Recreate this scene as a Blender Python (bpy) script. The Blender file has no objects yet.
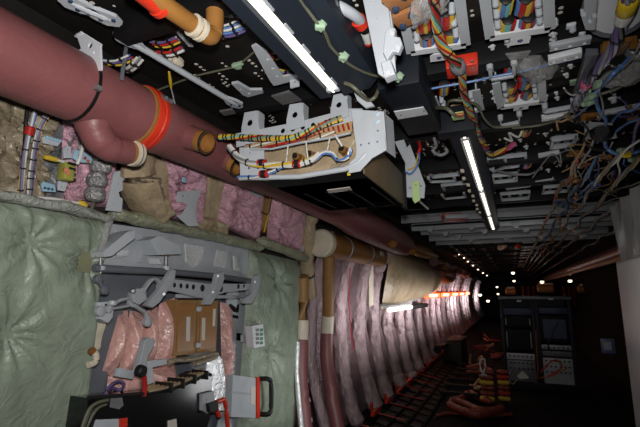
import bpy, bmesh, math, random
from mathutils import Vector as V, Matrix, noise
D = bpy.data
COL = bpy.context.scene.collection
PI = math.pi
random.seed(7)

# ---------------------------------------------------------------- camera model
CAMZ = 1.65
FPX = 430.0
YAW, PITCH = math.radians(23.8), math.radians(10.15)
CF = V((-math.sin(YAW)*math.cos(PITCH), math.cos(YAW)*math.cos(PITCH), math.sin(PITCH)))
CR = V((math.cos(YAW), math.sin(YAW), 0))
CU = CR.cross(CF)
CAM = V((0, 0, CAMZ))
def ray(px, py): return CR*(px-320) + CU*(213.5-py) + CF*FPX
def PX(px, py, x):
    d = ray(px, py); return CAM + d*(x/d.x)
def PY(px, py, y):
    d = ray(px, py); return CAM + d*(y/d.y)
def PZ(px, py, z):
    d = ray(px, py); return CAM + d*((z-CAMZ)/d.z)
WP = [(-.5,1.66),(0,1.68),(.3,1.84),(.8,1.97),(1.3,2.0),(1.7,1.96),(2.0,1.87),(2.3,1.72),(2.5,1.57),(2.7,1.36),(3.2,.6)]
def W(z):                       # half width of the fuselage side at height z
    for (a, b), (c, d) in zip(WP, WP[1:]):
        if z <= c:
            t = max(0, (z-a)/(c-a)); return b + (d-b)*t
    return .6
def PW(px, py, off=0.0):        # where the sight line meets the side wall, held off by `off`
    d = ray(px, py)
    f = lambda s: (d.x*s) + W(CAMZ + d.z*s) - off
    lo, s = 0.0, 0.0
    while s < .3:
        s += .0002
        if f(s) < 0: break
    lo, hi = s-.0002, s
    for _ in range(12):
        m = (lo+hi)/2
        if f(m) < 0: hi = m
        else: lo = m
    return CAM + d*hi
def wall_pt(y, z, off=0.0): return V((-W(z)+off, y, z))

# ---------------------------------------------------------------- materials
def lin(c):
    c /= 255.0
    return c/12.92 if c <= .04045 else ((c+.055)/1.055)**2.4
def rgb(r, g, b): return (lin(r), lin(g), lin(b), 1)
MATS = {}
def mat(name, col, rough=.5, metal=0.0, bump=0.0, bscale=20.0, var=.15, vscale=6.0, stretch=None, coat=0.0, emit=0.0, alpha=1.0, trans=0.0, spec=.5, distort=0.6, crinkle=0.0, cstr=.5):
    if name in MATS: return MATS[name]
    m = D.materials.new(name); m.use_nodes = True
    nt = m.node_tree; N = nt.nodes; L = nt.links
    b = N['Principled BSDF']
    b.inputs['Roughness'].default_value = rough
    b.inputs['Metallic'].default_value = metal
    b.inputs['Specular IOR Level'].default_value = spec
    if coat: b.inputs['Coat Weight'].default_value = coat; b.inputs['Coat Roughness'].default_value = .15
    if alpha < 1: b.inputs['Alpha'].default_value = alpha
    if trans: b.inputs['Transmission Weight'].default_value = trans
    tc = N.new('ShaderNodeTexCoord')
    src = tc.outputs['Object']
    if stretch:
        mp = N.new('ShaderNodeMapping'); mp.inputs['Scale'].default_value = stretch
        L.new(src, mp.inputs['Vector']); src = mp.outputs['Vector']
    if var:
        n = N.new('ShaderNodeTexNoise'); n.inputs['Scale'].default_value = vscale; n.inputs['Detail'].default_value = 5
        n.inputs['Distortion'].default_value = distort
        L.new(src, n.inputs['Vector'])
        r = N.new('ShaderNodeValToRGB'); r.color_ramp.elements[0].position = .3; r.color_ramp.elements[1].position = .7
        lo = tuple(c*(1-var) for c in col[:3]) + (1,); hi = tuple(min(1, c*(1+var)) for c in col[:3]) + (1,)
        r.color_ramp.elements[0].color = lo; r.color_ramp.elements[1].color = hi
        L.new(n.outputs['Fac'], r.inputs['Fac']); L.new(r.outputs['Color'], b.inputs['Base Color'])
        if emit: L.new(r.outputs['Color'], b.inputs['Emission Color'])
    else:
        b.inputs['Base Color'].default_value = col
        if emit: b.inputs['Emission Color'].default_value = col
    if emit: b.inputs['Emission Strength'].default_value = emit
    if bump:
        n2 = N.new('ShaderNodeTexNoise'); n2.inputs['Scale'].default_value = bscale; n2.inputs['Detail'].default_value = 6
        n2.inputs['Distortion'].default_value = distort*2
        L.new(src, n2.inputs['Vector'])
        bp = N.new('ShaderNodeBump'); bp.inputs['Strength'].default_value = bump; bp.inputs['Distance'].default_value = .02
        L.new(n2.outputs['Fac'], bp.inputs['Height']); L.new(bp.outputs['Normal'], b.inputs['Normal'])
    if crinkle:
        vo = N.new('ShaderNodeTexVoronoi'); vo.feature = 'F1'; vo.inputs['Scale'].default_value = crinkle
        wn = N.new('ShaderNodeTexNoise'); wn.inputs['Scale'].default_value = crinkle*.35; wn.inputs['Detail'].default_value = 3
        L.new(src, wn.inputs['Vector'])
        mx = N.new('ShaderNodeMix'); mx.data_type = 'VECTOR'; mx.inputs[0].default_value = .22
        L.new(src, mx.inputs[4]); L.new(wn.outputs['Color'], mx.inputs[5]); L.new(mx.outputs[1], vo.inputs['Vector'])
        b2 = N.new('ShaderNodeBump'); b2.inputs['Strength'].default_value = cstr; b2.inputs['Distance'].default_value = .012
        L.new(vo.outputs['Distance'], b2.inputs['Height'])
        if bump: L.new(bp.outputs['Normal'], b2.inputs['Normal'])
        L.new(b2.outputs['Normal'], b.inputs['Normal'])
        if coat: L.new(b2.outputs['Normal'], b.inputs['Coat Normal'])
    MATS[name] = m
    return m
def film(name, col, **k):       # quilted blanket skin: thin glossy plastic film over batting
    a = dict(rough=.33, bump=.55, bscale=11, var=.22, vscale=5, coat=.25, distort=1.2, crinkle=22, cstr=.5); a.update(k)
    return mat(name, col, **a)
M = dict(
 maroon = mat('maroon_tape', rgb(128,77,78), .45, bump=.12, bscale=30, var=.1),
 red = mat('red_silicone', rgb(205,52,30), .4, bump=.1),
 tan = mat('tan_composite', rgb(150,104,52), .4, var=.12, vscale=14),
 tan2 = mat('tan_board', rgb(150,112,66), .5, var=.15, bump=.15),
 brown = mat('amber_plastic', rgb(128,86,38), .4, var=.3, vscale=30),
 cream = mat('cream_plastic', rgb(205,195,175), .5),
 white = mat('white_paint', rgb(214,217,222), .4, var=.05),
 lgrey = mat('pale_grey_paint', rgb(178,184,190), .42, var=.08),
 grey = mat('grey_paint', rgb(164,168,174), .48, var=.08, bump=.04),
 dgrey = mat('slate_grey_paint', rgb(100,104,112), .4, var=.08),
 steel = mat('bare_metal', rgb(140,140,142), .45, metal=.6, var=.15, bump=.1),
 chrome = mat('bright_foil', rgb(222,225,228), .25, metal=.3, bump=.5, bscale=14, var=.1),
 navybox = mat('navy_box', rgb(20,25,33), .6, var=.1, spec=.25),
 black = mat('black_plastic', rgb(21,21,23), .6, var=.2, spec=.2),
 dark = mat('dark_composite', rgb(24,22,20), .5, var=.3, vscale=3, bump=.08, spec=.3),
 navy = mat('navy_housing', rgb(33,40,50), .55, var=.1, spec=.25),
 rubber = mat('rubber', rgb(16,16,17), .6, var=0),
 green = film('green_film', rgb(138,150,133), rough=.46, bump=.6, bscale=10, var=.14, coat=.12, crinkle=9, cstr=.35),
 olive = film('olive_film', rgb(138,142,118), bscale=22),
 pink = film('pink_film', rgb(206,158,174), bump=1.0, bscale=22, rough=.3, var=.3),
 salmon = film('salmon_film', rgb(214,166,158), bump=.4),
 rosefilm = film('rose_film', rgb(174,150,154), bump=1.0, stretch=(1,1,.3), bscale=26, rough=.36, var=.3),
 mauve = film('mauve_film', rgb(104,82,88), bump=1.0, bscale=14, rough=.5, var=.3),
 beige = film('beige_film', rgb(166,148,120), bump=.5, crinkle=14, cstr=.25),
 taupe = film('taupe_film', rgb(144,131,110), bump=.8, bscale=9),
 clear = mat('clear_film', rgb(190,190,190), .2, bump=.8, bscale=30, alpha=.35, var=.2),
 greyfilm = film('grey_film', rgb(122,124,128), alpha=.8, rough=.2),
 wy = mat('yellow_wire', rgb(205,172,52), .4, var=0), wr = mat('red_wire', rgb(175,34,30), .4, var=0),
 wb = mat('blue_wire', rgb(84,122,180), .4, var=0), ww = mat('white_wire', rgb(205,205,200), .4, var=0),
 wp = mat('purple_wire', rgb(96,80,130), .4, var=0), wo = mat('orange_wire', rgb(180,92,44), .4, var=0),
 wg = mat('green_wire', rgb(90,140,110), .4, var=0), wt = mat('teal_wire', rgb(110,175,170), .4, var=0),
 wk = mat('black_wire', rgb(24,24,24), .5, var=0), wd = mat('drab_wire', rgb(96,96,78), .5, var=.1),
 wgy = mat('grey_wire', rgb(130,132,136), .4, var=0), wtan = mat('tan_wire', rgb(170,140,100), .5, var=0),
 screw = mat('blue_screw', rgb(70,90,125), .3, metal=.5, var=0),
 yellow = mat('yellow_label', rgb(222,190,40), .5, var=.05),
 paper = mat('paper_label', rgb(205,200,190), .6, var=.05),
 greentag = mat('pale_green_plastic', rgb(150,178,150), .5),
 lime = mat('lime_tag', rgb(178,205,140), .5),
 skyb = mat('pale_blue_panel', rgb(150,185,205), .5),
 pinkcap = mat('magenta_cap', rgb(200,90,130), .4, var=0),
 tube = mat('lit_tube', rgb(255,247,226), .4, var=0, emit=2.4),
 warm = mat('warm_lamp', rgb(255,232,190), .4, var=0, emit=3.0),
 orangeglow = mat('glowing_orange_strip', rgb(255,96,44), .4, var=0, emit=2.2),
 plaid = mat('dark_red_cloth', rgb(90,24,24), .7, var=.6, vscale=30),
 darkblue = mat('dark_blue_plastic', rgb(36,52,84), .5, var=.3),
 hose = mat('orange_red_hose', rgb(128,56,42), .5, var=.4, vscale=40),
 net = mat('black_net', rgb(8,8,8), .8, var=.2, spec=.1),
)

# ---------------------------------------------------------------- mesh helpers
class MB:
    def __init__(s): s.bm = bmesh.new()
    def _mi(s, faces, mi):
        if mi:
            for f in faces: f.material_index = mi
    def box(s, c, size, rot=None, mi=0, bev=0.0):
        r = bmesh.ops.create_cube(s.bm, size=1.0)
        vs = r['verts']
        m = Matrix.Translation(V(c)) @ (rot.to_4x4() if rot else Matrix.Identity(4)) @ Matrix.Diagonal((*size, 1))
        bmesh.ops.transform(s.bm, matrix=m, verts=vs)
        fs = list({f for v in vs for f in v.link_faces})
        s._mi(fs, mi)
        if bev:
            es = list({e for v in vs for e in v.link_edges})
            bmesh.ops.bevel(s.bm, geom=es, offset=bev, segments=2, affect='EDGES', profile=.5)
        return s
    def ring_pts(s, p, t, r, n, up, flat=1.0):
        x = t.cross(up)
        if x.length < 1e-4: x = t.cross(V((1, 0, 0)))
        x.normalize(); y = x.cross(t).normalized()
        return [p + x*(r*math.cos(2*PI*k/n)) + y*(r*flat*math.sin(2*PI*k/n)) for k in range(n)]
    def tube(s, pts, r, n=10, cap=True, mi=0, flat=1.0, up=V((0, 0, 1))):
        pts = [V(p) for p in pts]
        rs = r if isinstance(r, (list, tuple)) else [r]*len(pts)
        rings = []
        for i, p in enumerate(pts):
            a = pts[max(0, i-1)]; b = pts[min(len(pts)-1, i+1)]
            t = (b-a)
            if t.length < 1e-7: t = V((0, 1, 0))
            t.normalize()
            u = up if abs(t.dot(up)) < .97 else V((1, 0, 0))
            rings.append([s.bm.verts.new(q) for q in s.ring_pts(p, t, rs[i], n, u, flat)])
        fs = []
        for a, b in zip(rings, rings[1:]):
            for k in range(n):
                fs.append(s.bm.faces.new((a[k], a[(k+1) % n], b[(k+1) % n], b[k])))
        if cap:
            for rg in (rings[0], rings[-1]):
                try: fs.append(s.bm.faces.new(rg))
                except ValueError: pass
        s._mi(fs, mi)
        return s
    def cyl(s, a, b, r, n=14, mi=0): return s.tube([a, b], r, n, True, mi)
    def lathe(s, a, b, prof, n=24, mi=0, cap=True):      # prof: (t along a-b, radius)
        a, b = V(a), V(b); d = b-a
        t = d.normalized(); u = V((0, 0, 1)) if abs(t.z) < .97 else V((1, 0, 0))
        rings = [[s.bm.verts.new(q) for q in s.ring_pts(a+d*tt, t, rr, n, u)] for tt, rr in prof]
        fs = []
        for p, q in zip(rings, rings[1:]):
            for k in range(n): fs.append(s.bm.faces.new((p[k], p[(k+1) % n], q[(k+1) % n], q[k])))
        if cap:
            for rg in (rings[0], rings[-1]): fs.append(s.bm.faces.new(rg))
        s._mi(fs, mi)
        return s
    def plate(s, pts, plane, thick, holes=(), bev=0.0, mi=0):
        # flat plate in the plane X, Y or Z = const through pts[0]; holes: (center, radius)
        ax = {'X': 0, 'Y': 1, 'Z': 2}[plane]
        i, j = [k for k in range(3) if k != ax]
        c0 = sum(p[ax] for p in pts)/len(pts)
        cu = D.curves.new('tmp', 'CURVE'); cu.dimensions = '2D'; cu.fill_mode = 'BOTH'
        cu.extrude = thick/2; cu.bevel_depth = bev
        def spl(q):
            sp = cu.splines.new('POLY'); sp.points.add(len(q)-1); sp.use_cyclic_u = True
            for k, (a, b) in enumerate(q): sp.points[k].co = (a, b, 0, 1)
        spl([(p[i], p[j]) for p in pts])
        for h in holes:
            c, r = h[0], h[1]
            spl([(c[i]+r*math.cos(2*PI*k/12), c[j]+r*math.sin(2*PI*k/12)) for k in range(12)])
        ob = D.objects.new('tmp', cu); COL.objects.link(ob)
        dg = bpy.context.evaluated_depsgraph_get()
        me = D.meshes.new_from_object(ob.evaluated_get(dg))
        D.objects.remove(ob); D.curves.remove(cu)
        m = Matrix.Identity(4)
        for r_ in range(3):
            for c_ in range(3): m[r_][c_] = 0
        m[i][0] = 1; m[j][1] = 1; m[ax][2] = 1; m[ax][3] = c0
        me.transform(m)
        nf = len(s.bm.faces)
        s.bm.from_mesh(me); D.meshes.remove(me)
        s.bm.faces.ensure_lookup_table()
        if mi: s._mi(s.bm.faces[nf:], mi)
        return s
    def sphere(s, c, r, mi=0, sub=2, sc=(1, 1, 1)):
        q = bmesh.ops.create_icosphere(s.bm, subdivisions=sub, radius=1)
        vs = q['verts']
        for v in vs: v.co = V(c) + V((v.co.x*r*sc[0], v.co.y*r*sc[1], v.co.z*r*sc[2]))
        s._mi({f for v in vs for f in v.link_faces}, mi)
        return s
    def poly(s, vs, faces, mi=0):
        q = [s.bm.verts.new(V(v)) for v in vs]
        s._mi([s.bm.faces.new([q[k] for k in f]) for f in faces], mi)
        return s
    def prism(s, base, vec, mi=0):                         # polygon swept along a vector
        n = len(base); vec = V(vec)
        vs = [V(b) for b in base] + [V(b)+vec for b in base]
        fs = [list(range(n)), list(range(n, 2*n))] + [[k, (k+1) % n, n+(k+1) % n, n+k] for k in range(n)]
        return s.poly(vs, fs, mi)

WLOC = {}
def props(o, label=None, cat=None, group=None, kind=None):
    if label: o['label'] = label
    if cat: o['category'] = cat
    if group: o['group'] = group
    if kind: o['kind'] = kind
    return o
def put(name, mb, mats, parent=None, label=None, cat=None, group=None, kind=None, smooth=True):
    bm = mb.bm
    bmesh.ops.recalc_face_normals(bm, faces=bm.faces[:])
    if parent is None:
        if len(bm.verts):
            xs = [v.co for v in bm.verts]
            loc = V((sum(p.x for p in xs)/len(xs), sum(p.y for p in xs)/len(xs), min(p.z for p in xs)))
        else: loc = V()
        rel = loc
    else:
        loc = WLOC[parent.name]; rel = V()
    for v in bm.verts: v.co -= loc
    me = D.meshes.new(name); bm.to_mesh(me); bm.free()
    for m in (mats if isinstance(mats, (list, tuple)) else [mats]): me.materials.append(M[m] if isinstance(m, str) else m)
    if smooth:
        for p in me.polygons: p.use_smooth = True
        me.set_sharp_from_angle(angle=math.radians(38))
    o = D.objects.new(name, me); COL.objects.link(o)
    o.location = rel
    if parent is not None: o.parent = parent
    WLOC[o.name] = loc
    return props(o, label, cat, group, kind)
def thing(name, label, cat, loc, group=None):
    o = D.objects.new(name, None); COL.objects.link(o); o.location = V(loc); o.empty_display_size = .05
    WLOC[o.name] = V(loc)
    return props(o, label, cat, group)
def dup(o, loc, label=None, group=None, rotz=0.0, scale=None):
    r = o.copy(); COL.objects.link(r); r.location = V(loc); r.rotation_euler[2] += rotz
    if scale: r.scale = scale
    if label: r['label'] = label
    if group: r['group'] = group
    for ch in list(o.children):
        c = ch.copy(); COL.objects.link(c); c.parent = r
        for g in list(ch.children):
            d = g.copy(); COL.objects.link(d); d.parent = c
    return r
def S(name, mb, mats, **k): return put(name, mb, mats, kind='structure', **k)

def smooth_path(pts, n=6):
    pts = [V(p) for p in pts]
    if len(pts) < 3: return [pts[0].lerp(pts[-1], k/n) for k in range(n+1)]
    out = []
    for i in range(len(pts)-1):
        p0 = pts[max(0, i-1)]; p1 = pts[i]; p2 = pts[i+1]; p3 = pts[min(len(pts)-1, i+2)]
        for k in range(n):
            t = k/n
            out.append(.5*((2*p1)+(p2-p0)*t+(2*p0-5*p1+4*p2-p3)*t*t+(3*p1-p0-3*p2+p3)*t**3))
    out.append(pts[-1])
    return out
def resample(pts, step):
    out = [pts[0]]; acc = 0
    for a, b in zip(pts, pts[1:]):
        L = (b-a).length
        while acc + L >= step and L > 1e-9:
            t = (step-acc)/L; a = a.lerp(b, t); out.append(a); L = (b-a).length; acc = 0
        acc += L
    if (out[-1]-pts[-1]).length > step*.2: out.append(pts[-1])
    return out
def frames(path):
    out = []
    for i, p in enumerate(path):
        t = (path[min(len(path)-1, i+1)]-path[max(0, i-1)]).normalized()
        u = V((0, 0, 1)) if abs(t.z) < .9 else V((1, 0, 0))
        x = t.cross(u).normalized(); out.append((p, x, x.cross(t).normalized()))
    return out
def cable(name, label, cat, pts, r, m, parent=None, group=None, n=7, seg=8):
    return put(name, MB().tube(smooth_path(pts, seg), r, n), m, parent, label, cat, group)
def harness(name, label, cat, pts, R, colors, strand, twist=6.0, ties=0, group=None, step=.015, jitter=0.0, tie_m='wk', count=None):
    # a bundle of strands wound round a common path, with cable ties as a part
    path = resample(smooth_path(pts, 8), step)
    fr = frames(path)
    t = thing(name, label, cat, path[0], group)
    mb = MB(); n = count or len(colors)
    for k in range(n):
        ph = 2*PI*k/n; d = 0; q = []
        for i, (p, x, y) in enumerate(fr):
            d = i*step
            a = ph + twist*d*2*PI/1.0
            rr = R*(1+jitter*noise.noise(V((k*3.1, d*9, 0))))
            q.append(p + x*(rr*math.cos(a)) + y*(rr*math.sin(a)))
        mb.tube(q, strand, 5, True, k % len(colors))
    put('wires', mb, colors, t, kind=None)
    if ties:
        for i in range(ties):
            k = int((i+.5)/ties*(len(path)-2))
            a, b = path[k], path[k+1]
            d = (b-a).normalized()*.003
            put('cable_tie', MB().tube([a-d, a+d], R+strand*1.25, 9), tie_m, t)
    return t
def quilt(name, label, cat, quad, m, off=.02, bulge=.05, tufts=(), seed=0, nx=30, ny=30, wr=.012, group=None, parent=None, surf=None, edge=.16, fine=14, hug=None, dome=False):
    # quilted blanket pinned along its edges; quad = TL, TR, BR, BL given where the photo shows them on the wall
    c = [(V(p) if len(p) == 3 else PW(p[0], p[1], off)) for p in quad]
    bm = bmesh.new(); g = []
    nrm = (c[1]-c[0]).cross(c[3]-c[0]).normalized()
    if nrm.dot(CAM-c[0]) < 0: nrm = -nrm
    su = ((c[1]-c[0]).length+(c[2]-c[3]).length)/2; sv = ((c[3]-c[0]).length+(c[2]-c[1]).length)/2
    for j in range(ny+1):
        row = []
        for i in range(nx+1):
            u, v = i/nx, j/ny
            p = c[0]*(1-u)*(1-v)+c[1]*u*(1-v)+c[2]*u*v+c[3]*(1-u)*v
            if hug is not None: p = V((-W(p.z)+hug, p.y, p.z))
            e = min(u, 1-u, v, 1-v)
            h = min(1, e/edge); h = math.sin(h*PI/2)
            if dome: h = (math.sin(PI*u)*math.sin(PI*v))**.55 if 0 < u < 1 and 0 < v < 1 else 0.0
            hh = bulge*h
            q = V((u*su*fine+seed*7.3, v*sv*fine, seed*1.7))
            w = noise.noise(q)*.6 + (1-2*abs(noise.noise(q*.55+V((9, 3, 1)))))*.5 + .25*noise.noise(q*2.3)
            for (tu, tv) in tufts:
                dx, dy = (u-tu)*su, (v-tv)*sv; d = math.hypot(dx, dy)
                hh -= bulge*.95*math.exp(-(d/.07)**2)*h + bulge*.25*math.exp(-(d/.2)**2)*h
                an = math.atan2(dy, dx)
                w += math.exp(-(d/.22)**2)*.9*math.sin(an*9+seed+2*noise.noise(V((an*2, seed, 0))))*min(1, d/.05)
            hh += wr*w*min(1, h*1.5)
            row.append(bm.verts.new(p + nrm*max(hh, -.002)))
        g.append(row)
    for j in range(ny):
        for i in range(nx):
            bm.faces.new((g[j][i], g[j][i+1], g[j+1][i+1], g[j+1][i]))
    mb = MB(); mb.bm.free(); mb.bm = bm
    # back sheet so that the blanket is a closed pillow
    rim = [g[0][i] for i in range(nx+1)]+[g[j][nx] for j in range(1, ny+1)]+[g[ny][i] for i in range(nx-1, -1, -1)]+[g[j][0] for j in range(ny-1, 0, -1)]
    ctr = bm.verts.new(sum((v.co for v in rim), V())/len(rim) - nrm*.004)
    for k in range(len(rim)): bm.faces.new((rim[k], ctr, rim[(k+1) % len(rim)]))
    return put(name, mb, m, parent, label, cat, group)
def puffy(name, label, cat, pts, rad, m, seed=0, group=None, parent=None, n=18, flat=.7, wr=.18, up=V((1, 0, 0)), fine=16, pin=None):
    # soft wrapped roll along a path
    path = resample(smooth_path(pts, 8), .022)
    mb = MB(); rings = []
    N_ = len(path)
    for i, (p, x, y) in enumerate(frames(path)):
        t = i/max(1, N_-1)
        r0 = rad[0]+(rad[-1]-rad[0])*t if isinstance(rad, (tuple, list)) else rad
        e = min(1, min(t, 1-t)*N_/2.5+.35)
        rg = []
        for k in range(n):
            a = 2*PI*k/n
            w = noise.noise(V((math.cos(a)*r0*fine*1.6+seed*5.1, math.sin(a)*r0*fine*1.6, i*.022*fine*.5)))
            w2 = 1-2*abs(noise.noise(V((math.cos(a)*2+seed, math.sin(a)*2, i*.022*fine*1.2+a))))
            pc = 1.0
            if pin: pc = 1-.14*math.exp(-((((i*.022+seed*.1) % pin)-pin/2)/.025)**2)
            rr = r0*e*pc*(1+wr*w+wr*.35*w2)
            rg.append(mb.bm.verts.new(p+x*(rr*math.cos(a))+y*(rr*flat*math.sin(a))))
        rings.append(rg)
    for a, b in zip(rings, rings[1:]):
        for k in range(n): mb.bm.faces.new((a[k], a[(k+1) % n], b[(k+1) % n], b[k]))
    mb.bm.faces.new(rings[0]); mb.bm.faces.new(rings[-1])
    return put(name, mb, m, parent, label, cat, group)
def pxs(pts, plane, val): 
    f = {'X': PX, 'Y': PY, 'Z': PZ}[plane]
    return [f(a, b, val) for a, b in pts]
def plate_px(pts, plane, val, thick, holes=(), bev=.0015, mb=None, mi=0):
    f = {'X': PX, 'Y': PY, 'Z': PZ}[plane]
    hs = []
    for h in holes:
        c = f(h[0], h[1], val); e = f(h[0]+h[2], h[1], val)
        hs.append((c, (e-c).length))
    return (mb or MB()).plate(pxs(pts, plane, val), plane, thick, hs, bev, mi)
def look_rot(d, up=V((0, 0, 1))):
    d = V(d).normalized()
    x = d.cross(up)
    if x.length < 1e-5: x = V((1, 0, 0))
    x.normalize(); z = x.cross(d)
    return Matrix((x, d, z)).transposed()           # local y runs along d
def bar(mb, a, b, w, h, mi=0, bev=0.0, up=V((0, 0, 1))):
    a, b = V(a), V(b)
    return mb.box((a+b)/2, (w, (b-a).length, h), look_rot(b-a, up), mi, bev)
# ================================================================ the setting
Y0, Y1 = -1.6, 30.0
S('floor', MB().box((0, (Y0+Y1)/2, -.05), (5.2, Y1-Y0, .1)), mat('dark_floor', rgb(14, 13, 13), .8, var=.3, spec=.1))
zs = [0, .15, .3, .55, .8, 1.05, 1.3, 1.5, 1.7, 1.85, 2.0, 2.15, 2.3, 2.4, 2.5, 2.6, 2.7]
def skin(sgn):
    mb = MB()
    inner = [V((sgn*W(z), 0, z)) for z in zs]; outer = [V((sgn*(W(z)+.08), 0, z)) for z in zs]
    prof = inner + outer[::-1]
    return mb.prism([p+V((0, Y0, 0)) for p in prof], (0, Y1-Y0, 0))
wl = S('wall_left', skin(-1), [mat('dark_liner', rgb(52, 46, 45), .7, var=.3, bump=.5, bscale=8, spec=.2), 'dark'])
for p in wl.data.polygons:
    if p.center.z + wl.location.z > 2.32: p.material_index = 1
S('wall_right', skin(1), mat('dark_liner_right', rgb(9, 9, 9), .9, var=.3, bump=.4, spec=.1))
S('wall_far', MB().box((0, Y1, 1.4), (5.2, .1, 3.0)), 'dark')
S('wall_back', MB().box((0, Y0, 1.4), (5.2, .1, 3.0)), 'dark')
CZ = 2.6
mb = MB().box((0, (Y0+Y1)/2, CZ+.06), (3.0, Y1-Y0, .1))
rr = random.Random(3)
for k in range(900):                                   # rows of small rivet heads in the panel
    x = rr.uniform(-1.25, 1.0); y = rr.uniform(.6, 4.8)
    n = rr.choice([1, 2, 2, 3])
    for q in range(n):
        mb.sphere((x, y+q*.028, CZ+.011), rr.uniform(.006, .0105), 1, 1, (1, 1, .5))
S('ceiling', mb, ['dark', 'paper'])
for k in range(6):                                     # dark beams across the ceiling
    y = [.98, 1.69, 2.42, 3.16, 3.88, 4.6][k]
    S('trim_%d' % (k+1), MB().box((.1, y, 2.56), (2.6, .07, .1), bev=.006), 'black')
for k in range(26):                                    # far ceiling stringers, running aft
    pass

# ================================================================ lights overhead
HZ = 2.395
def fluorescent(label, x, y0, y1, tubes, xl, xr, z, lens_w, group=None):
    t = thing('fluorescent_light', label, 'light', ((xl+xr)/2, (y0+y1)/2, z))
    tx = x
    mb = MB()
    prof = [V((xl, y0, z+.17)), V((xl-.0, y0, z+.02)), V((xl+.015, y0, z)), V((tx-lens_w, y0, z)), V((tx-lens_w*.6, y0, z+.03)),
            V((tx+lens_w*.6, y0, z+.03)), V((tx+lens_w, y0, z)), V((xr-.03, y0, z+.005)), V((xr, y0, z+.035)), V((xr, y0, z+.17))]
    mb.prism(prof, (0, y1-y0, 0))
    put('housing', mb, 'navy', t)
    for a, b in tubes:
        lt = put('light_tube', MB().lathe((tx, a, z+.008), (tx, b, z+.008), [(0, .006), (.004, lens_w*.55), (.996, lens_w*.55), (1, .006)], 14), 'tube', t)
        for yy in (a+.012, b-.012):
            put('tube_socket', MB().box((tx, yy, z+.012), (lens_w*1.9, .022, .035), bev=.003), 'lgrey', t)
    return t
L1 = fluorescent('long lit fluorescent tube in a dark blue-grey housing above the grey avionics shelf', -.567, .28, 1.46, [(.3, 1.42)], -.655, -.41, HZ, .026)
mb = MB()
for k in range(9):
    put('lens_clip', MB().box((-.536, .42+k*.115, HZ-.002), (.006, .05, .006)), 'lgrey', L1)
L2 = fluorescent('far lit fluorescent tube row running down the middle of the ceiling', -.165, 2.1, 5.8, [(2.16, 3.4), (3.44, 4.6), (4.64, 5.72)], -.245, -.095, HZ, .022)
for k in range(9):
    put('clip', MB().box((-.236-.01*(k % 2), 2.75+k*.2, HZ-.006), (.022, .035, .02), bev=.004), 'cream', L2)
# dark blue box that carries on from the first light
t = thing('junction_box', 'dark blue box with a white label plate between the two fluorescent lights', 'box', (-.335, 1.74, HZ))
put('case', MB().box((-.335, 1.745, HZ+.075), (.16, .54, .15), bev=.008), 'navybox', t)
plq = pxs([(394, 111.5), (423.5, 107), (428, 114), (398, 119)], 'Z', HZ-.004)
put('label_plate', MB().plate(plq, 'Z', .004), 'white', t)
for q in ((401, 115), (424, 111)):
    put('screw', MB().sphere(PZ(q[0], q[1], HZ-.007), .005, sc=(1, 1, .5)), 'steel', t)
t = thing('ballast_box', 'small black box with an amber connector at the head of the far light', 'box', (-.2, 2.0, HZ))
put('case', MB().box((-.19, 2.05, HZ+.05), (.17, .1, .13), bev=.006), 'navybox', t)
put('connector', MB().box(PZ(458, 116, HZ-.005), (.05, .05, .02), bev=.004), 'lime', t)
put('plug', MB().box(PZ(460, 115, HZ-.018), (.026, .03, .012), bev=.003), 'wo', t)
cable('cable', 'drab cable looping into the amber connector at the head of the far light', 'cable', [PZ(432, 108, 2.47), PZ(445, 108, 2.41), PZ(452, 113, 2.38), PZ(456, 116, HZ-.02)], .008, 'wd')
cable('cable', 'drab cable arching over the braided harness beside the far light', 'cable', [PZ(446, 109, 2.48), PZ(450, 101, 2.45), PZ(465, 101, 2.44), PZ(478, 106, 2.45), PZ(484, 118, 2.45), PZ(495, 127, 2.46), PZ(520, 125, 2.46)], .006, 'wd')
cable('cable', 'drab cable drooping from the first light housing to the junction box', 'cable', [PZ(345, 83, 2.39), PZ(352, 86, 2.37), PZ(360, 93, 2.35), PZ(368, 100, 2.36), PZ(375, 97, 2.37), PZ(379, 88, 2.42)], .007, 'wd')
t = thing('light_cable', 'thin grey cable held by green clamps along the first light housing', 'cable', PZ(320, 25, HZ))
put('wire', MB().tube(smooth_path([PZ(295, -8, 2.4), PZ(306, 8, 2.4), PZ(318, 24, 2.385), PZ(325, 33, 2.385), PZ(331, 47, 2.385), PZ(341, 57, 2.385), PZ(352, 66, 2.39), PZ(372, 75, 2.41), PZ(395, 79, 2.43)]), .0045, 7), 'wd', t)
for q in ((320, 26), (343, 57), (398, 77)):
    put('clamp', MB().box(PZ(q[0], q[1], 2.385), (.03, .022, .022), Matrix.Rotation(.5, 3, 'Z'), bev=.005).cyl(PZ(q[0]-2, q[1]+4, 2.38), PZ(q[0]+4, q[1]-4, 2.40), .012), 'greentag', t)

# ================================================================ the maroon air duct on the left
DX, DZ_, DR = -1.37, 2.36, .122
def duct_pt(y): return V((DX, y, DZ_))
t = thing('air_duct', 'big maroon wrapped air duct with a downward elbow along the upper left', 'duct', duct_pt(1.0)-V((0, 0, .13)))
put('duct_body', MB().lathe(duct_pt(.1), duct_pt(1.262), [(0, DR*1.03), (.28, DR*1.03), (.285, DR*1.05), (.34, DR*1.05), (.345, DR*1.02), (.97, DR), (.985, DR*1.04), (1, DR*1.0)], 40), 'maroon', t)
yb = .955
put('strap', MB().lathe(duct_pt(yb-.006), duct_pt(yb+.006), [(0, DR*1.0), (.05, DR*1.035), (.95, DR*1.035), (1, DR*1.0)], 40), 'black', t)
put('strap_buckle', MB().box(PZ(98, 88, 2.32)+V((0, -.0, 0)), (.016, .02, .016)), 'steel', t)
e0 = V((DX+.01, 1.0, DZ_-.06)); 
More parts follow.
